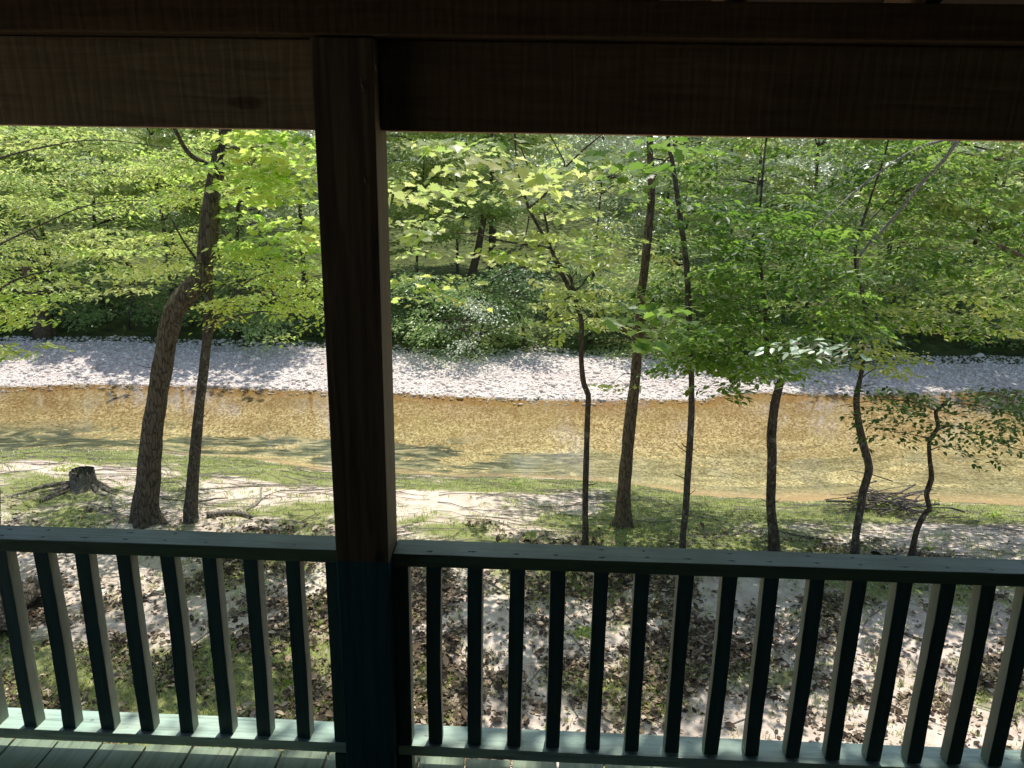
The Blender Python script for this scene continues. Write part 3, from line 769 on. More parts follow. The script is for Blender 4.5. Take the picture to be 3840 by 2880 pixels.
limb('e', [R1(1130,95),T3(1160,1640),T3(1350,1430),T3(1480,1270),T3(1600,1130),T3(1690,1040),T3(1790,900)], .015, .024, 'dead_limb', 8.9, M_dead)
limb('e', [R1(1110,80),R1(1080,110),R1(960,230),R1(870,320),R1(840,400),R1(800,450)], .016, .004, 'dead_limb', None, M_dead)
limb('e', [R1(1075,130),R1(1040,290),R1(1020,430)], .010, .006, 'dead_limb', None, M_dead)
limb('e', [R1(960,130),R1(900,250),R1(870,320)], .007, .006, 'dead_limb', None, M_dead)
limb('e', [T3(1790,900),T3(1590,935),T3(1400,1030),T3(1130,1230),T3(980,1370),T3(840,1480)], .022, .005, 'dead_limb', 9.2, M_dead)
limb('e', [T3(1490,1000),T3(1440,1130),T3(1330,1300),T3(1200,1450),T3(1040,1650)], .010, .006, 'dead_limb', None, M_deadd)
make_trunk('f', 'stunted_sapling', 'short twisted sapling with a flat dark crown low over the water, rightmost trunk', (911, 558),
   P_(C3,(1490,240,36),(1520,110,36),(1565,20,32)) + P_(R1,(1600,1640,32),(1580,1540,34),(1612,1445,34),(1600,1300,28),(1602,1190,26),(1655,1110,28),(1640,1010,26),(1690,960,20),(1740,920,14)), M_bark_drk, flare=.55, seg=10)
limb('f', [R1(1650,1130),R1(1750,1100),R1(1900,1150),R1(2100,1230),R1(2250,1270)], .012, .004, 'limb', 8.7)
limb('f', [R1(1640,1000),R1(1500,950),R1(1300,930),R1(1000,975)], .011, .003, 'limb', 8.9)
limb('f', [R1(1600,1180),R1(1450,1150),R1(1250,1120)], .010, .003, 'limb', 9.3)
limb('f', [R1(1680,970),R1(1850,960),R1(2050,1010),R1(2250,1060)], .010, .003, 'limb', 9.6)
# off frame tree at the right whose crown hangs into view
make_trunk('g', 'overhanging_tree', 'tree beyond the right edge of view, its green crown hanging in over the river', (1090, 520),
   [(1090,500,34),(1085,400,30),(1080,300,28),(1070,200,26),(1060,120,24)], M_bark_brn, flare=.4, seg=12, grow=[(0,.1,1.4,.9),(-.2,.1,1.5,.7),(-.2,0,1.4,.5)])
limb('g', [(1080,300),(1010,250),(950,235)], .04, .01, 'limb', 10.5)
limb('g', [(1066,180),(1000,160),(930,150)], .04, .01, 'limb', 10.5)

def stubs(key, seed, n):
    t = TREES[key]; rng = random.Random(seed); m_ = len(t['pts'])
    for i in range(n):
        j = rng.randrange(int(m_*.08), int(m_*.45)); p = t['pts'][j]; rr_ = t['rad'][j]; a = rng.uniform(0, 6.28); L_ = rng.uniform(.05,.22); r0 = rng.uniform(.004,.009)
        d = np.array((math.cos(a), math.sin(a)*.6, rng.uniform(.1,.7)))
        mb = MB(); mb.tube([p, p+d*(rr_+L_*.5), p+d*(rr_+L_)+np.array((0,0,rng.uniform(-.02,.04)))], [r0*1.6, r0, r0*.5], 6); mb.build('stub', t['mat'], t['root'], smooth=True)
for k_, sd_, n_ in (('big',1,3),('slim',2,5),('a',3,5),('b',4,4),('c',5,7),('d',6,5),('e',7,6),('f',8,4)): stubs(k_, sd_, n_)
# --- leaf masses seen under the beam
region('big', (228,125,325,175), 7.5, 10.5, 20, 50, .42, .095, T_MAPLE, 'bright', seed=2)
region('big', (225,165,322,255), 8.4, 11.0, 26, 46, .42, .088, T_MAPLE, 'bright', seed=3)
region('big', (60,125,235,200), 10.6, 13, 40, 85, .5, .068, T_OVAL, 'mid', seed=4)
region('big', (120,150,215,250), 10.6, 13, 22, 80, .5, .066, T_OVAL, 'bright', seed=5)
region('big', (95,225,200,290), 10, 12.5, 18, 60, .55, .08, T_OVAL, 'mid', seed=6)
region('slim', (215,250,322,312), 8.6, 10.5, 26, 76, .5, .062, T_OVAL, 'bright', seed=7)
region('slim', (205,290,322,340), 9, 10.5, 12, 45, .42, .075, T_OVAL, 'bright', seed=8)
region('slim', (235,240,300,270), 9, 10.5, 8, 50, .4, .08, T_OVAL, 'bright', seed=9)
region('edge', (-40,120,90,300), 8, 11, 60, 100, .55, .064, T_OVAL, 'mid', seed=10)
region('edge', (-40,270,58,325), 8, 9.5, 16, 80, .45, .068, T_OVAL, 'bright', seed=11)
region('edge', (-30,335,38,362), 7.5, 8.5, 6, 45, .3, .08, T_OVAL, 'mid', seed=12)
region('edge', (60,200,150,290), 9, 12, 16, 60, .5, .08, T_OVAL, 'mid', seed=13)
region('a', (395,128,560,190), 5.0, 8, 11, 20, .42, .10, T_MAPLE, 'mid', seed=14)
region('a', (392,140,600,260), 8.0, 11.5, 34, 34, .45, .092, T_MAPLE, 'mid', seed=15)
region('a', (400,250,500,300), 7.5, 9.5, 7, 18, .35, .085, T_MAPLE, 'bright', seed=16)
region('a', (540,230,640,330), 8.3, 10, 16, 40, .38, .09, T_OVAL, 'mid', seed=17)
region('a', (530,290,600,335), 8.3, 10, 6, 40, .32, .085, T_OVAL, 'mid', seed=47)
region('b', (605,300,680,345), 5.5, 6.6, 4, 13, .28, .12, T_MAPLE, 'deep', seed=18)
region('b', (600,132,740,210), 5.0, 8, 9, 13, .36, .115, T_MAPLE, 'deep', seed=19)
region('b', (560,140,720,330), 10.6, 13.5, 40, 50, .45, .085, T_OVAL, 'mid', seed=20)
region('b', (592,370,625,400), 9.2, 9.8, 3, 26, .20, .07, T_OVAL, 'mid', seed=21)
region('c', (640,140,800,350), 9.6, 12.5, 84, 56, .42, .088, T_OVAL, 'deep', seed=22)
region('c', (672,320,760,385), 8.0, 9.5, 18, 48, .34, .085, T_OVAL, 'deep', seed=23)
region('d', (690,200,860,370), 8, 10.5, 110, 60, .42, .090, T_OVAL, 'deep', seed=24)
region('d', (700,330,790,388), 7.6, 9, 20, 40, .30, .09, T_OVAL, 'deep', seed=25)
region('d', (722,385,748,405), 7.8, 8.2, 2, 10, .14, .08, T_OVAL, 'deep', seed=26)
region('e', (785,340,880,362), 6.8, 7.4, 5, 15, .30, .10, T_OVAL, 'glossy', seed=27)
region('e', (790,140,930,330), 9.7, 12.5, 76, 56, .48, .092, T_OVAL, 'deep', seed=28)
region('e', (820,150,900,300), 9.6, 10.5, 6, 26, .4, .075, T_OVAL, 'glossy', seed=29)
region('e', (860,290,930,372), 9, 11, 14, 55, .45, .075, T_OVAL, 'mid', seed=30)
region('g', (900,140,1060,330), 9, 12.5, 80, 60, .52, .098, T_OVAL, 'deep', seed=31)
region('g', (955,250,1050,335), 9, 12.5, 18, 60, .5, .095, T_OVAL, 'mid', seed=32)
region('f', (862,384,1060,432), 8.2, 10.8, 34, 34, .42, .075, T_OVAL, 'dark', seed=33, droop=.35)
region('f', (862,415,960,440), 8.4, 9.6, 7, 20, .32, .075, T_OVAL, 'dark', seed=34, droop=.5)
region('f', (950,425,1040,455), 8.6, 9.6, 10, 24, .34, .07, T_OVAL, 'dark', seed=35, droop=.5)
# --- crowns above the beam line that throw the dappled shade
SUN = np.array([math.sin(math.radians(10))*math.cos(math.radians(71)), math.cos(math.radians(10))*math.cos(math.radians(71)), math.sin(math.radians(71))])
def shade(key, px, py, rx, ry, n, z, m='mid', per=50, R=.42):
    g = np.array(ghit(px, py)); c = g + SUN*((z-g[2])/SUN[2])
    cloud(key, c, (rx, ry, .35), n, per, R, .10, T_OVAL, m, int(px)+int(py))
shade('b', 622, 508, 1.7, 1.2, 46, 4.4)
shade('b', 560, 545, 1.2, .5, 8, 4.6)
shade('d', 800, 530, 1.8, .7, 9, 3.8, 'deep'); shade('e', 900, 520, 1.6, .8, 10, 3.8, 'deep'); shade('g', 990, 530, 1.4, .8, 16, 4.2, 'deep')
shade('c', 690, 585, 1.3, .35, 15, 4.4, 'deep'); shade('d', 820, 595, 1.3, .35, 16, 4.2, 'deep'); shade('e', 960, 605, 1.4, .5, 20, 4.6, 'deep')
shade('a', 430, 585, .45, .35, 6, 4.2); shade('a', 480, 625, .5, .22, 6, 5.0); shade('b', 560, 640, .6, .22, 7, 5.4)
shade('b', 600, 595, .6, .3, 7, 5.4); shade('c', 660, 640, .4, .2, 4, 5.2, 'deep')
shade('a', 470, 695, .7, .2, 8, 6.0); shade('b', 580, 700, .7, .22, 9, 6.2); shade('c', 690, 715, .5, .15, 5, 6.2, 'deep'); shade('g', 1000, 690, .5, .3, 7, 6.2, 'deep')
shade('edge', 70, 640, .7, .5, 12, 5.0); shade('edge', 150, 630, .4, .15, 3, 5.2); shade('big', 230, 650, .5, .35, 7, 5.6); shade('slim', 315, 610, .2, .2, 2, 5.0)
shade('edge', 110, 705, 1.0, .25, 12, 5.4); shade('big', 280, 700, .5, .25, 8, 5.8)
shade('edge', 70, 512, 1.2, .4, 5, 4.6); shade('slim', 290, 528, .8, .25, 7, 4.4); shade('big', 160, 534, .7, .15, 3, 5.5)
# clumps over the porch eave: dapple the handrail side
for key, x0, x1, n in (('b', -.35, .75, 20), ('c', .75, 1.0, 5), ('d', 1.12, 1.35, 5), ('e', 1.45, 2.3, 14), ('big', -.95, -.75, 2), ('big', -1.35, -1.3, 1)):
    c = np.array(((x0+x1)/2, 2.45, .15))+SUN*7.2/SUN[2]
    cloud(key, c, ((x1-x0)/2, .45, .3), n, 44, .34, .10, T_OVAL, 'mid', int(x0*100)+300)
for k in TREES: finish(k)

# ------------------------------------------------------------------ far bank
def far_crown(seed, h, r, low, n, per, leaf, m, name='crown'):
    rng = np.random.default_rng(seed)
    nl = max(7, int(n/11)); zl = rng.uniform(low, h, nl); f = np.sin(np.pi*np.clip((zl-low)/(h-low),.0,1)*.86+.25)**.7
    tl = rng.uniform(0, 6.28, nl); rl = r*f*rng.uniform(.25,1.05,nl)**.5
    LC = np.stack([np.cos(tl)*rl, np.sin(tl)*rl, zl], 1)
    w_ = rng.integers(0, nl, n); sg = .17*r
    C = LC[w_]+rng.normal(0,1,(n,3))*np.array((sg,sg,sg*.5)); C[:,2] = np.maximum(C[:,2], low*.8)
    th = np.arctan2(C[:,1], C[:,0])
    V,F,T = spray_leaves(rng, C, th+rng.normal(0,.4,n), .62*rng.uniform(.6,1.4,n), per, leaf, T_SIMPLE, droop=.45, thick=.08, tilt=.55)
    me = np_mesh(name, V, F, T); me.materials.append(ML[m]); return me, C
def far_trunk(seed, h, r, C, rad=.085):
    rng = np.random.default_rng(seed); mb = MB(); b = rng.uniform(-.5,.5,2)
    P = [np.array((0,0,-.2)), np.array((b[0]*.3,b[1]*.3,h*.3)), np.array((b[0],b[1],h*.6)), np.array((b[0]*1.3,b[1],h*.93))]
    pts, rd = spline(P, [rad,rad*.8,rad*.5,rad*.15], .5); mb.tube(pts, rd, 9, rough=.1, flare=.3)
    pts = np.array(pts)
    for c in C[::6]:
        j = int(np.argmin(np.linalg.norm(pts-c,axis=1)+np.where(pts[:,2]>c[2],1.,0))); a = pts[j]
        p2, r2 = spline([a,(a+c)/2+np.array((0,0,.15)),c],[.035,.02,.006],.8); mb.tube(p2, r2, 4, cap=False)
    me = bpy.data.meshes.new('trunk'); me.from_pydata(mb.v, [], mb.f); me.polygons.foreach_set('use_smooth',[True]*len(mb.f)); me.materials.append(M_bark_gry)
    return me
protos = []
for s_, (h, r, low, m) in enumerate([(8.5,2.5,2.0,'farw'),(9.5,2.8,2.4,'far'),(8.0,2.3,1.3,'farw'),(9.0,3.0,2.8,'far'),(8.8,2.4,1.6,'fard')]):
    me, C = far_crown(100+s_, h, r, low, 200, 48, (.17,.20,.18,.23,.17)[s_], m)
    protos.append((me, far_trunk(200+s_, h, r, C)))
shr = []
for s_, (h, r, m) in enumerate([(2.6,1.5,'shrub'),(2.0,1.7,'fard'),(3.2,1.5,'fard'),(2.3,1.4,'shrub')]):
    me, C = far_crown(300+s_, h, r, .1, 70, 42, .12, m)
    tm = far_trunk(400+s_, h*.7, r, C, .05); shr.append((me, tm))
def put(name, pr, x, y, sc_, rz, label, cat, group=None, lean=0):
    r = empty(name, (x, y, gh(x,y)), label, cat, group)
    r.rotation_euler = (0, lean, rz); r.scale = (sc_, sc_, sc_*random.uniform(.92,1.1))
    for nm, me in zip(('crown','trunk'), pr):
        o = bpy.data.objects.new(nm, me); COL.objects.link(o); o.parent = r
    return r
rr = random.Random(5)
GT = 'leafy trees beyond the gravel bar'
for i in range(17):      # front row
    if i == 8: continue
    x = -19+i*2.35+rr.uniform(-.6,.6); y = float(Yg(x))+(rr.uniform(2.4,3.6) if (x < -6 or x > 5) else rr.uniform(4.2,5.6))
    put('woodland_tree', protos[rr.randrange(5)], x, y, (rr.uniform(.85,1.0) if (x < -7 or x > 7) else rr.uniform(.62,.78)), rr.uniform(0,6.28), 'leafy tree in the front row of the wood beyond the gravel bar', 'tree', 'front row trees beyond the gravel bar')
for i in range(9):
    x = -22+i*5.2+rr.uniform(-.9,.9); y = float(Yg(x))+rr.uniform(7,9.5)
    put('woodland_tree', protos[rr.randrange(5)], x, y, rr.uniform(.95,1.2), rr.uniform(0,6.28), 'leafy tree deeper in the wood beyond the gravel bar', 'tree', 'trees deeper in the far wood')
for i in range(5):
    x = -25+i*11.5+rr.uniform(-.9,.9); y = 37.5+rr.uniform(-1.5,3)
    put('woodland_tree', protos[rr.randrange(5)], x, y, rr.uniform(1.05,1.3), rr.uniform(0,6.28), 'tree on the rising ground at the back of the far wood', 'tree', 'trees at the back of the far wood')
for i in range(26):
    x = -19+i*1.55+rr.uniform(-.4,.4); y = float(Yg(x))+rr.uniform(.6,2.0)
    p = rr.randrange(4)
    put('riverside_shrub', shr[p], x, y, rr.uniform(.75,1.1), rr.uniform(0,6.28), 'dark leafy shrub at the back edge of the gravel bar', 'shrub', 'shrubs along the back of the gravel bar')
# singled out ones
pale_me, pc = far_crown(501, 1.9, 1.0, .15, 40, 46, .10, 'pale')
p = at_z(478, 354, ZW+.45); put('pale_shrub', (pale_me, far_trunk(502,1.4,1,pc,.04)), p.x, p.y-.35, .85, 0, 'pale silvery shrub standing out against the dark far bank', 'shrub')
p = at_z(418, 353, ZW+.45); put('spreading_shrub', shr[1], p.x, p.y+1.7, 1.0, 1.0, 'broad dark drooping shrub beside the pale silvery shrub', 'shrub')
def lone_trunk(px, py, top, w, label, matl, off=3.2):
    b = at_z(px, py, ZW+.6); q_ = (b.y+off)/b.y; b = Vector((b.x*q_, b.y*q_, gh(b.x*q_,b.y*q_)))
    r = empty('far_tree', b, label, 'tree')
    P = [np.array(b)-np.array((0,0,.2))]+[np.array(at_y(x,y,b.y)) for x,y in top]
    W = [w*1.2]+[w*(1-.12*i) for i in range(len(top))]
    pts, rd = spline(P, W, .3); mb = MB(); mb.tube(pts, rd, 10, rough=.12, flare=.3); mb.build('trunk', matl, r, smooth=True)
    me, C = far_crown(int(px), 4, 2.0, .0, 90, 44, .14, 'far'); o = link('crown', me, None, r); o.location = Vector(P[-1])-b+Vector((0,1.0,.6))
lone_trunk(45, 341, [(43,325),(38,310),(33,290),(28,260)], .28, 'pinkish leaning trunk in the dark gap beyond the left end of the gravel bar', M_bark_brn, 1.2)
lone_trunk(463, 346, [(463,330),(463,305),(470,280),(478,250),(484,215)], .20, 'dark trunk rising behind the pale silvery shrub', M_bark_brn, 5.0)

def back_wood():
    rng = np.random.default_rng(77); n = 1500
    x = rng.uniform(-60, 60, n); y = rng.uniform(42, 75, n); z = H(x, y)+rng.uniform(.5, 7, n)
    V,F,T = spray_leaves(rng, np.stack([x,y,z],1), rng.uniform(0,6.28,n), 1.7*rng.uniform(.7,1.3,n), 80, .30, T_SIMPLE, droop=.5, thick=.12, tilt=.6)
    tag(link('distant_woodland', np_mesh('distant_woodland', V, F, T), ML['pale']), 'continuous leafy mass of woodland climbing the slope behind the far trees', 'woodland', kind='stuff')  # pale leaf colour stands in for glints and sunlit leaves far off
back_wood()

# ------------------------------------------------------------------ litter, stones, grass
def litter_mat():
    mm, nt, out = mat('dead_leaf')
    at = N(nt,'Attribute'); at.attribute_name='tint'
    c = ramp(nt, at.outputs['Fac'], [(0,(.04,.028,.018)),(.4,(.12,.082,.05)),(.78,(.30,.22,.145)),(1,(.62,.52,.39))]).outputs[0]
    principled(nt, out, c, .75, None, .35); return mm
M_lit = litter_mat()
def litter():
    rng = np.random.default_rng(8); n = 150000
    y = rng.uniform(3.0, 10.5, n); x = rng.uniform(-1,1,n)*(1.5+y*.78)
    m = litter_field(x,y)+rng.normal(0,.17,n)+np.where(rng.random(n)<.10, .6, 0) > 0 
    x, y = x[m], y[m]; n = len(x)
    pos = np.stack([x,y,H(x,y)+rng.uniform(.002,.03,n)],1)
    V,F,T = leaves(T_OVAL, pos, rng.uniform(0,6.28,n), rng.normal(0,.35,n), rng.normal(0,.5,n), rng.gamma(5,.0095,n)+.008, rng.uniform(0,1,n))
    tag(link('leaf_litter', np_mesh('leaf_litter',V,F,T), M_lit), 'brown dead leaves strewn over the ground below the porch', 'leaf litter', kind='stuff')
litter()
def blade_mesh(rng, x, y, hmin, hmax, w, per):
    n = len(x)*per
    px = np.repeat(x,per)+rng.normal(0,.03,n); py = np.repeat(y,per)+rng.normal(0,.03,n); pz = H(px,py)-.004
    az = rng.uniform(0,6.28,n); h = rng.uniform(hmin,hmax,n); le = rng.uniform(.2,.9,n)
    base = np.stack([px,py,pz],1); d = np.stack([np.cos(az),np.sin(az),np.zeros(n)],1); s = np.stack([-np.sin(az),np.cos(az),np.zeros(n)],1)*w
    mid = base+d*(h*le*.35)[:,None]+np.array((0,0,1))*(h*.6)[:,None]; tip = base+d*(h*le)[:,None]+np.array((0,0,1))*(h*.85)[:,None]
    V = np.stack([base-s, base+s, mid+s*.8, mid-s*.8, tip+s*.1, tip-s*.1],1).reshape(-1,3)
    f = np.array([(0,1,2,3),(3,2,4,5)]); F = (f[None]+(np.arange(n)*6)[:,None,None]).reshape(-1,4)
    return V, F, np.repeat(rng.uniform(0,1,n),2)
ML['grass'] = leaf_mat('short_bank_grass', (.18,.26,.06), (.46,.48,.20), (.5,.66,.12), (.9,.9,.4), .15, .45)
def grass():
    rng = np.random.default_rng(21); n = 42000
    y = rng.uniform(4.6, 15.5, n); x = rng.uniform(-1,1,n)*(2+y*.72)
    d = Yn(x)-y
    dens = moss_field(x, y)*.9 - .12
    m = (.3*fbm(x,y,3.7,4)+rng.normal(0,.30,n)+dens > .12) & (d > .02)
    x, y = x[m], y[m]
    V,F,T = blade_mesh(rng, x, y, .02, .075, .0045, 6)
    tag(link('bank_grass', np_mesh('bank_grass',V,F,T), ML['grass']), 'sparse bright green grass and weeds growing on the near bank', 'grass', kind='stuff')
grass()
def stones():
    rng = np.random.default_rng(31)
    bm = bmesh.new(); bmesh.ops.create_icosphere(bm, subdivisions=1, radius=1); tv = np.array([v.co[:] for v in bm.verts]); tf = np.array([[v.index for v in f.verts] for f in bm.faces]); bm.free()
    n = 24000; x = rng.uniform(-19,19,n); t = rng.uniform(-.05,1.02,n)**1.0; y = Yf(x)+t*(Yg(x)-Yf(x)+.6)
    s = rng.gamma(1.8,.010,n)+.010; sc3 = np.stack([s*rng.uniform(.8,1.5,n), s*rng.uniform(.7,1.2,n), s*rng.uniform(.4,.8,n)],1)
    a = rng.uniform(0,6.28,n); jit = 1+rng.normal(0,.12,(n,len(tv),1))
    P = tv[None]*jit*sc3[:,None,:]; c,s_ = np.cos(a)[:,None],np.sin(a)[:,None]
    V = np.stack([P[...,0]*c-P[...,1]*s_, P[...,0]*s_+P[...,1]*c, P[...,2]],-1)+np.stack([x,y,H(x,y)+s*.15],1)[:,None,:]
    F = (tf[None]+(np.arange(n)*len(tv))[:,None,None]).reshape(-1,3)
    mm, nt, out = mat('river_stone'); at = N(nt,'Attribute'); at.attribute_name='tint'
    col = ramp(nt, at.outputs['Fac'], [(0,(.46,.40,.36)),(.4,(.78,.70,.64)),(1,(.95,.89,.82))]).outputs[0]; principled(nt, out, col, .8, None, .3)
    tag(link('river_stones', np_mesh('river_stones', V.reshape(-1,3), F, np.repeat(rng.uniform(0,1,n)**.8,len(tf)), smooth=True), mm), 'loose pale stones covering the gravel bar', 'stones', kind='stuff')
stones()
def twig_litter(seed, n, m, label, lo, hi):
    rng = random.Random(seed); mb = MB(); k = 0
    while k < n:
        y = rng.uniform(4.5, 15); x = rng.uniform(-1,1)*(1+y*.72)
        if y > float(Yn(x))-.1 or (y < 9 and rng.random() < .8): continue
        k += 1
        a = rng.gauss(.05,.35) if y > 8.7 else rng.uniform(0,6.28); L_ = rng.uniform(lo,hi); r = rng.uniform(.003,.009)*(.6+L_*.6)
        P = []; bend = rng.gauss(0,.12)
        for t in (0,.25,.5,.75,1):
            xx = x+math.cos(a+bend*t*4)*L_*t+rng.gauss(0,.012); yy = y+math.sin(a+bend*t*4)*L_*t+rng.gauss(0,.012)
            P.append((xx,yy,gh(xx,yy)+r+rng.uniform(0,.02)))
        mb.tube(P, [r,r*.9,r*.8,r*.6,r*.35], 4)
    tag(mb.build('fallen_twigs', m), label, 'twigs', kind='stuff')
twig_litter(12, 800, M_dead, 'thin bleached twigs scattered over the near bank', .15, 1.3)
twig_litter(13, 520, M_deadd, 'thin dark grey twigs scattered among the bleached ones on the near bank', .15, .9)

# fallen branches
def fallen(pts, r, label, m=M_deadd, forks=()):
    P = [ghit(*p) for p in pts]; P = [np.array((p.x,p.y,gh(p.x,p.y)+r*.8)) for p in P]
    root = tuple(P[0]); mb = MB(); q, rd = spline(P, [r*(1-.6*i/(len(P)-1)) for i in range(len(P))], .1); 
    e = empty('fallen_branch', root, label, 'branch'); mb.tube(q, rd, 7, rough=.15); 
    mb.build('stem', m, e, smooth=True)
    for f in forks:
        Q = [ghit(*p) for p in f]; Q = [np.array((p.x,p.y,gh(p.x,p.y)+r*.7+.05*i)) for i,p in enumerate(Q)]
        q, rd = spline(Q, [r*.6,r*.35,r*.2][:len(Q)] if len(Q)<=3 else [r*.5]*len(Q), .1); mb = MB(); mb.tube(q, rd, 5); mb.build('side_twig', m, e, smooth=True)
fallen([C1(1340,40),C1(1450,25),C1(1560,28),C1(1640,50)], .045, 'dark stubby log lying right of the slender mottled tree', M_deadd)
fallen([L1(1050,1580),L1(1280,1600),L1(1390,1580),L1(1480,1575)], .018, 'straight dark stick right of the slender tree foot', M_deadd)
fallen([L1(1600,1655),L1(1680,1600),L1(1690,1540),L1(1700,1500)], .022, 'crooked pale branch lying on the bank left of the porch post', M_dead, [[L1(1685,1590),L1(1750,1570),L1(1830,1560)]])
fallen([L1(1300,1520),L1(1600,1500),L1(1900,1495),L1(2140,1490)], .014, 'long thin branch lying level across the bank left of the post', M_dead)
fallen([L1(1300,1430),L1(1600,1370),L1(1850,1360)], .012, 'slim bleached branch in the bright grass near the water left of the post', M_dead)
fallen([L1(20,1310),L1(150,1285),L1(250,1275),L1(310,1255)], .018, 'bleached branch at the water edge above the stump', M_dead)
fallen([L1(260,1600),L1(420,1540),L1(480,1500)], .03, 'weathered root-like branch leaning into the foot of the stump', M_deadd)
fallen([L1(740,1665),L1(735,1610),L1(715,1560)], .028, 'short pale broken stick standing out right of the stump', M_dead)
fallen([L1(560,1400),L1(700,1385),L1(850,1390)], .012, 'thin branch on the grass behind the stump', M_deadd)
fallen([C3(980,230),C3(1040,215),C3(1110,205)], .02, 'short pale branch between the crooked tree and the bent sapling', M_dead)
fallen([C3(200,175),C3(330,155),C3(440,130)], .02, 'bleached branch left of the crooked tree', M_dead)
fallen([C3(620,130),C3(760,165),C3(900,180),C3(1040,195)], .02, 'dark branch running right from the crooked tree', M_deadd)
fallen([C3(1440,80),C3(1530,45),C3(1650,40),C3(1780,0)], .024, 'forked pale branch on the bare slope behind the stunted sapling', M_dead, [[C3(1650,42),C3(1760,60),C3(1850,75)]])
fallen([C3(1425,790),C3(1500,820),C3(1560,840),C3(1700,880),C3(1800,885)], .018, 'long grey stick on the bright ground behind the right balusters', M_deadd)
fallen([C2(1710,705),C2(1790,705),C2(1870,710)], .02, 'curved dark stick on the litter seen between the middle balusters', M_deadd)

# stump with roots
def stump():
    b = ghit(*L1(545,1500)); z = gh(b.x,b.y)
    e = empty('tree_stump', (b.x,b.y,z), 'weathered grey tree stump with sprawling roots on the left bank', 'stump')
    k = depth(b)/FPX*S; mb = MB(); R = 68*k; hh = .19
    n = 22; seg = 30; rng = random.Random(2)
    zs = [-.1,0,.04,.09,.15,.22,.29,hh]
    for i, zz in enumerate(zs):
        for s_ in range(seg):
            th = 2*math.pi*s_/seg
            fl = 1+1.3*math.exp(-max(zz,0)/.09)*(.35+.65*max(0,math.cos(2.5*th+.6))**2)
            r = R*fl*(1+.10*mnoise.noise(Vector((math.cos(th)*2,math.sin(th)*2,zz*4)))+.05*math.sin(9*th))
            top = (0.06*math.sin(th*2+1)+.03*math.sin(th*5)+.07*mnoise.noise(Vector((math.cos(th)*3,math.sin(th)*3,2)))) if i == len(zs)-1 else 0
            mb.v.append((b.x+math.cos(th)*r, b.y+math.sin(th)*r, z+zz+top))
    for i in range(len(zs)-1):
        for s_ in range(seg):
            s2 = (s_+1)%seg; mb.f.append((i*seg+s_, i*seg+s2, (i+1)*seg+s2, (i+1)*seg+s_)); mb.m.append(0)
    c = len(mb.v)
    for s_ in range(seg):
        v = mb.v[(len(zs)-1)*seg+s_]; mb.v.append((b.x+(v[0]-b.x)*.72, b.y+(v[1]-b.y)*.72, v[2]-.05))
    mb.v.append((b.x,b.y,z+hh-.12))
    for s_ in range(seg):
        s2=(s_+1)%seg; a0=(len(zs)-1)*seg
        mb.f.append((a0+s_,a0+s2,c+s2,c+s_)); mb.m.append(1); mb.f.append((c+s_,c+s2,c+seg)); mb.m.append(1)
    mb.build('trunk_base', [M_deadd, M_dead], e, smooth=True)
    for path, r in (([L1(560,1480),L1(640,1500),L1(700,1530),L1(780,1560)],.035),([L1(480,1500),L1(400,1530),L1(320,1560),L1(230,1580)],.045),([L1(500,1500),L1(480,1550),L1(490,1580)],.03),
                    ([L1(580,1470),L1(680,1490),L1(740,1535)],.04),([L1(470,1490),L1(300,1500),L1(150,1540),L1(20,1560)],.045),([L1(450,1510),L1(350,1520),L1(250,1545)],.04),([L1(600,1500),L1(640,1545),L1(700,1560)],.04)):
        P = [ghit(*p) for p in path]; m_ = len(P)
        Q = [np.array((p.x,p.y,gh(p.x,p.y)+.08*(1-i/(m_-1))**2-r*.25+.02*math.sin(i*2.3+r*90))) for i,p in enumerate(P)]
        q, rd = spline(Q, [r*(1-.7*i/(m_-1)) for i in range(m_)], .06); mb = MB(); mb.tube(q, rd, 8, rough=.25); mb.build('root', M_deadd, e, smooth=True)
stump()
def brush_pile():
    b = ghit(*C3(1330,-10)); z = gh(b.x,b.y); rng = random.Random(9)
    e = empty('brush_pile', (b.x,b.y,z), 'tangled heap of dead sticks by the water between the bent and stunted saplings', 'brush pile')
    mb = MB()
    for i in range(95):
        a = rng.gauss(.1,.45)+(math.pi if rng.random()<.5 else 0); L_ = rng.uniform(.3,1.3); r = rng.uniform(.006,.022)
        cx = b.x+rng.gauss(0,.32); cy = b.y+rng.gauss(0,.25); zz = z+abs(rng.gauss(0,.12))+.03
        ti = rng.gauss(0,.22); dx, dy, dz = math.cos(a)*L_/2, math.sin(a)*L_/2, ti*L_/2
        mb.tube([(cx-dx,cy-dy,max(zz-dz,gh(cx-dx,cy-dy))),(cx+rng.gauss(0,.03),cy,zz+.03),(cx+dx,cy+dy,max(zz+dz,gh(cx+dx,cy+dy)))],[r,r*.8,r*.4],5)
    mb.build('sticks', M_deadd, e, smooth=True)
    r2 = np.random.default_rng(4); n = 26
    C = np.stack([b.x+r2.normal(0,.35,n), b.y-.25+r2.normal(0,.15,n), z+r2.uniform(.05,.28,n)],1)
    V,F,T = spray_leaves(r2, C, r2.uniform(0,6.28,n), .14, 12, .06, T_OVAL, tilt=.5)
    link('weeds', np_mesh('weeds', V-np.array(e.location), F, T), ML['mid'], e)['kind'] = 'stuff'
brush_pile()
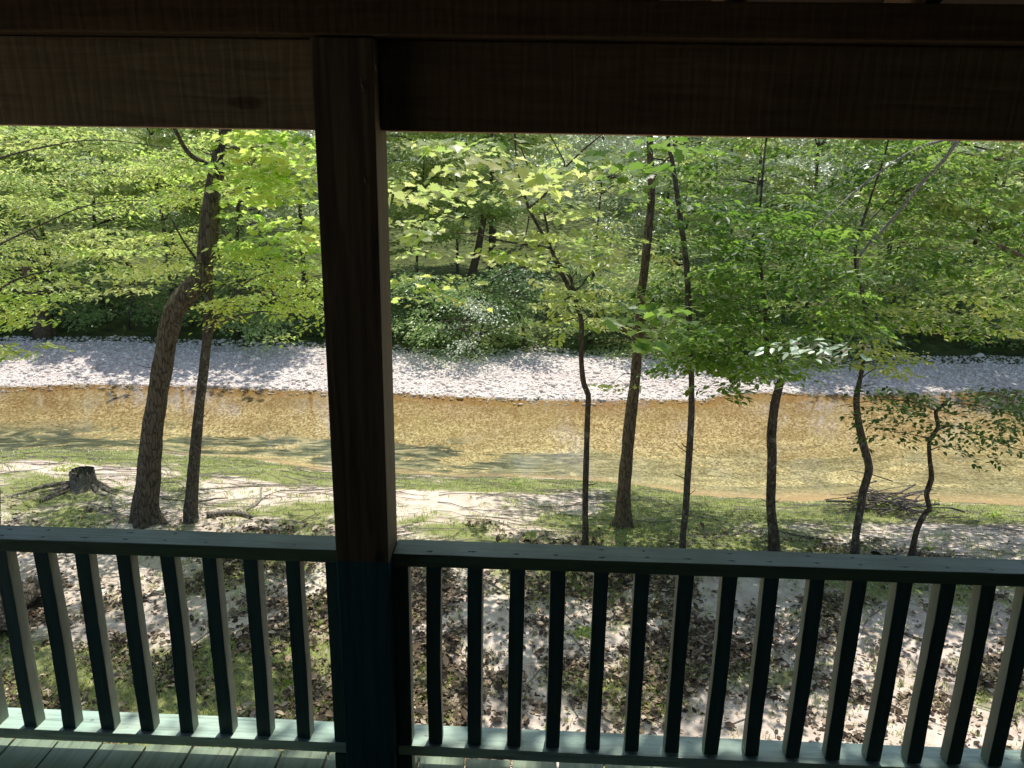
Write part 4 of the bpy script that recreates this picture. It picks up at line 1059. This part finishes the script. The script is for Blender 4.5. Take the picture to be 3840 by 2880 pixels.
def weeds():
    for i, (fn, x, y, s_, lab) in enumerate([(C2,1540,790,.10,'tuft of strap-like green leaves on the litter between middle balusters'),(C1,1870,1120,.07,'single pale green seedling in dark litter left of the post'),
            (C3,1590,240,.10,'leafy green weed at the foot of the stunted sapling'),(L1,420,1390,.12,'bright green weed behind the stump'),(M2,1130,1490,.12,'dark round weed at the water edge by the shade patch'),
            (C3,2030,40,.12,'yellow green weed patch on the right slope'),(C2,1220,160,.09,'bright green weed just above the right handrail')]):
        p = ghit(*fn(x,y)); rng = np.random.default_rng(i+60); n = 7
        C = np.array((p.x,p.y,p.z+s_*.4))+rng.normal(0,1,(n,3))*np.array((s_*.45,s_*.3,s_*.2))
        V,F,T = spray_leaves(rng, C, rng.uniform(0,6.28,n), s_, 10, s_*.55, T_OVAL, tilt=.6)
        o = link('weed', np_mesh('weed', V-np.array(p), F, T), ML['mid']); o.location = p; tag(o, lab, 'weed')
weeds()

# ------------------------------------------------------------------ light
EL, AZ = math.radians(71), math.radians(10)
w = bpy.data.worlds.new('World'); sc.world = w; w.use_nodes = True
nt = w.node_tree; bg = nt.nodes['Background']
sky = nt.nodes.new('ShaderNodeTexSky'); sky.sky_type = 'NISHITA'; sky.sun_disc = False
sky.sun_elevation = EL; sky.sun_rotation = AZ; sky.air_density = 1.0; sky.dust_density = 1.5
nt.links.new(sky.outputs[0], bg.inputs[0]); bg.inputs[1].default_value = .145
sd = bpy.data.lights.new('sun', 'SUN'); sd.energy = 5.0; sd.angle = math.radians(.5); sd.color = (1, .95, .87)
so = bpy.data.objects.new('sun', sd); COL.objects.link(so)
dv = Vector((math.sin(AZ)*math.cos(EL), math.cos(AZ)*math.cos(EL), math.sin(EL)))
so.rotation_euler = dv.to_track_quat('Z', 'Y').to_euler(); so.location = (5, 20, 30)

sc.view_settings.view_transform = 'Standard'; sc.view_settings.look = 'None'; sc.view_settings.exposure = 0
sc.cycles.max_bounces = 7; sc.cycles.diffuse_bounces = 3; sc.cycles.glossy_bounces = 3; sc.cycles.transmission_bounces = 5; sc.cycles.transparent_max_bounces = 6
sc.cycles.use_denoising = True
sc.cycles.caustics_reflective = False; sc.cycles.caustics_refractive = False
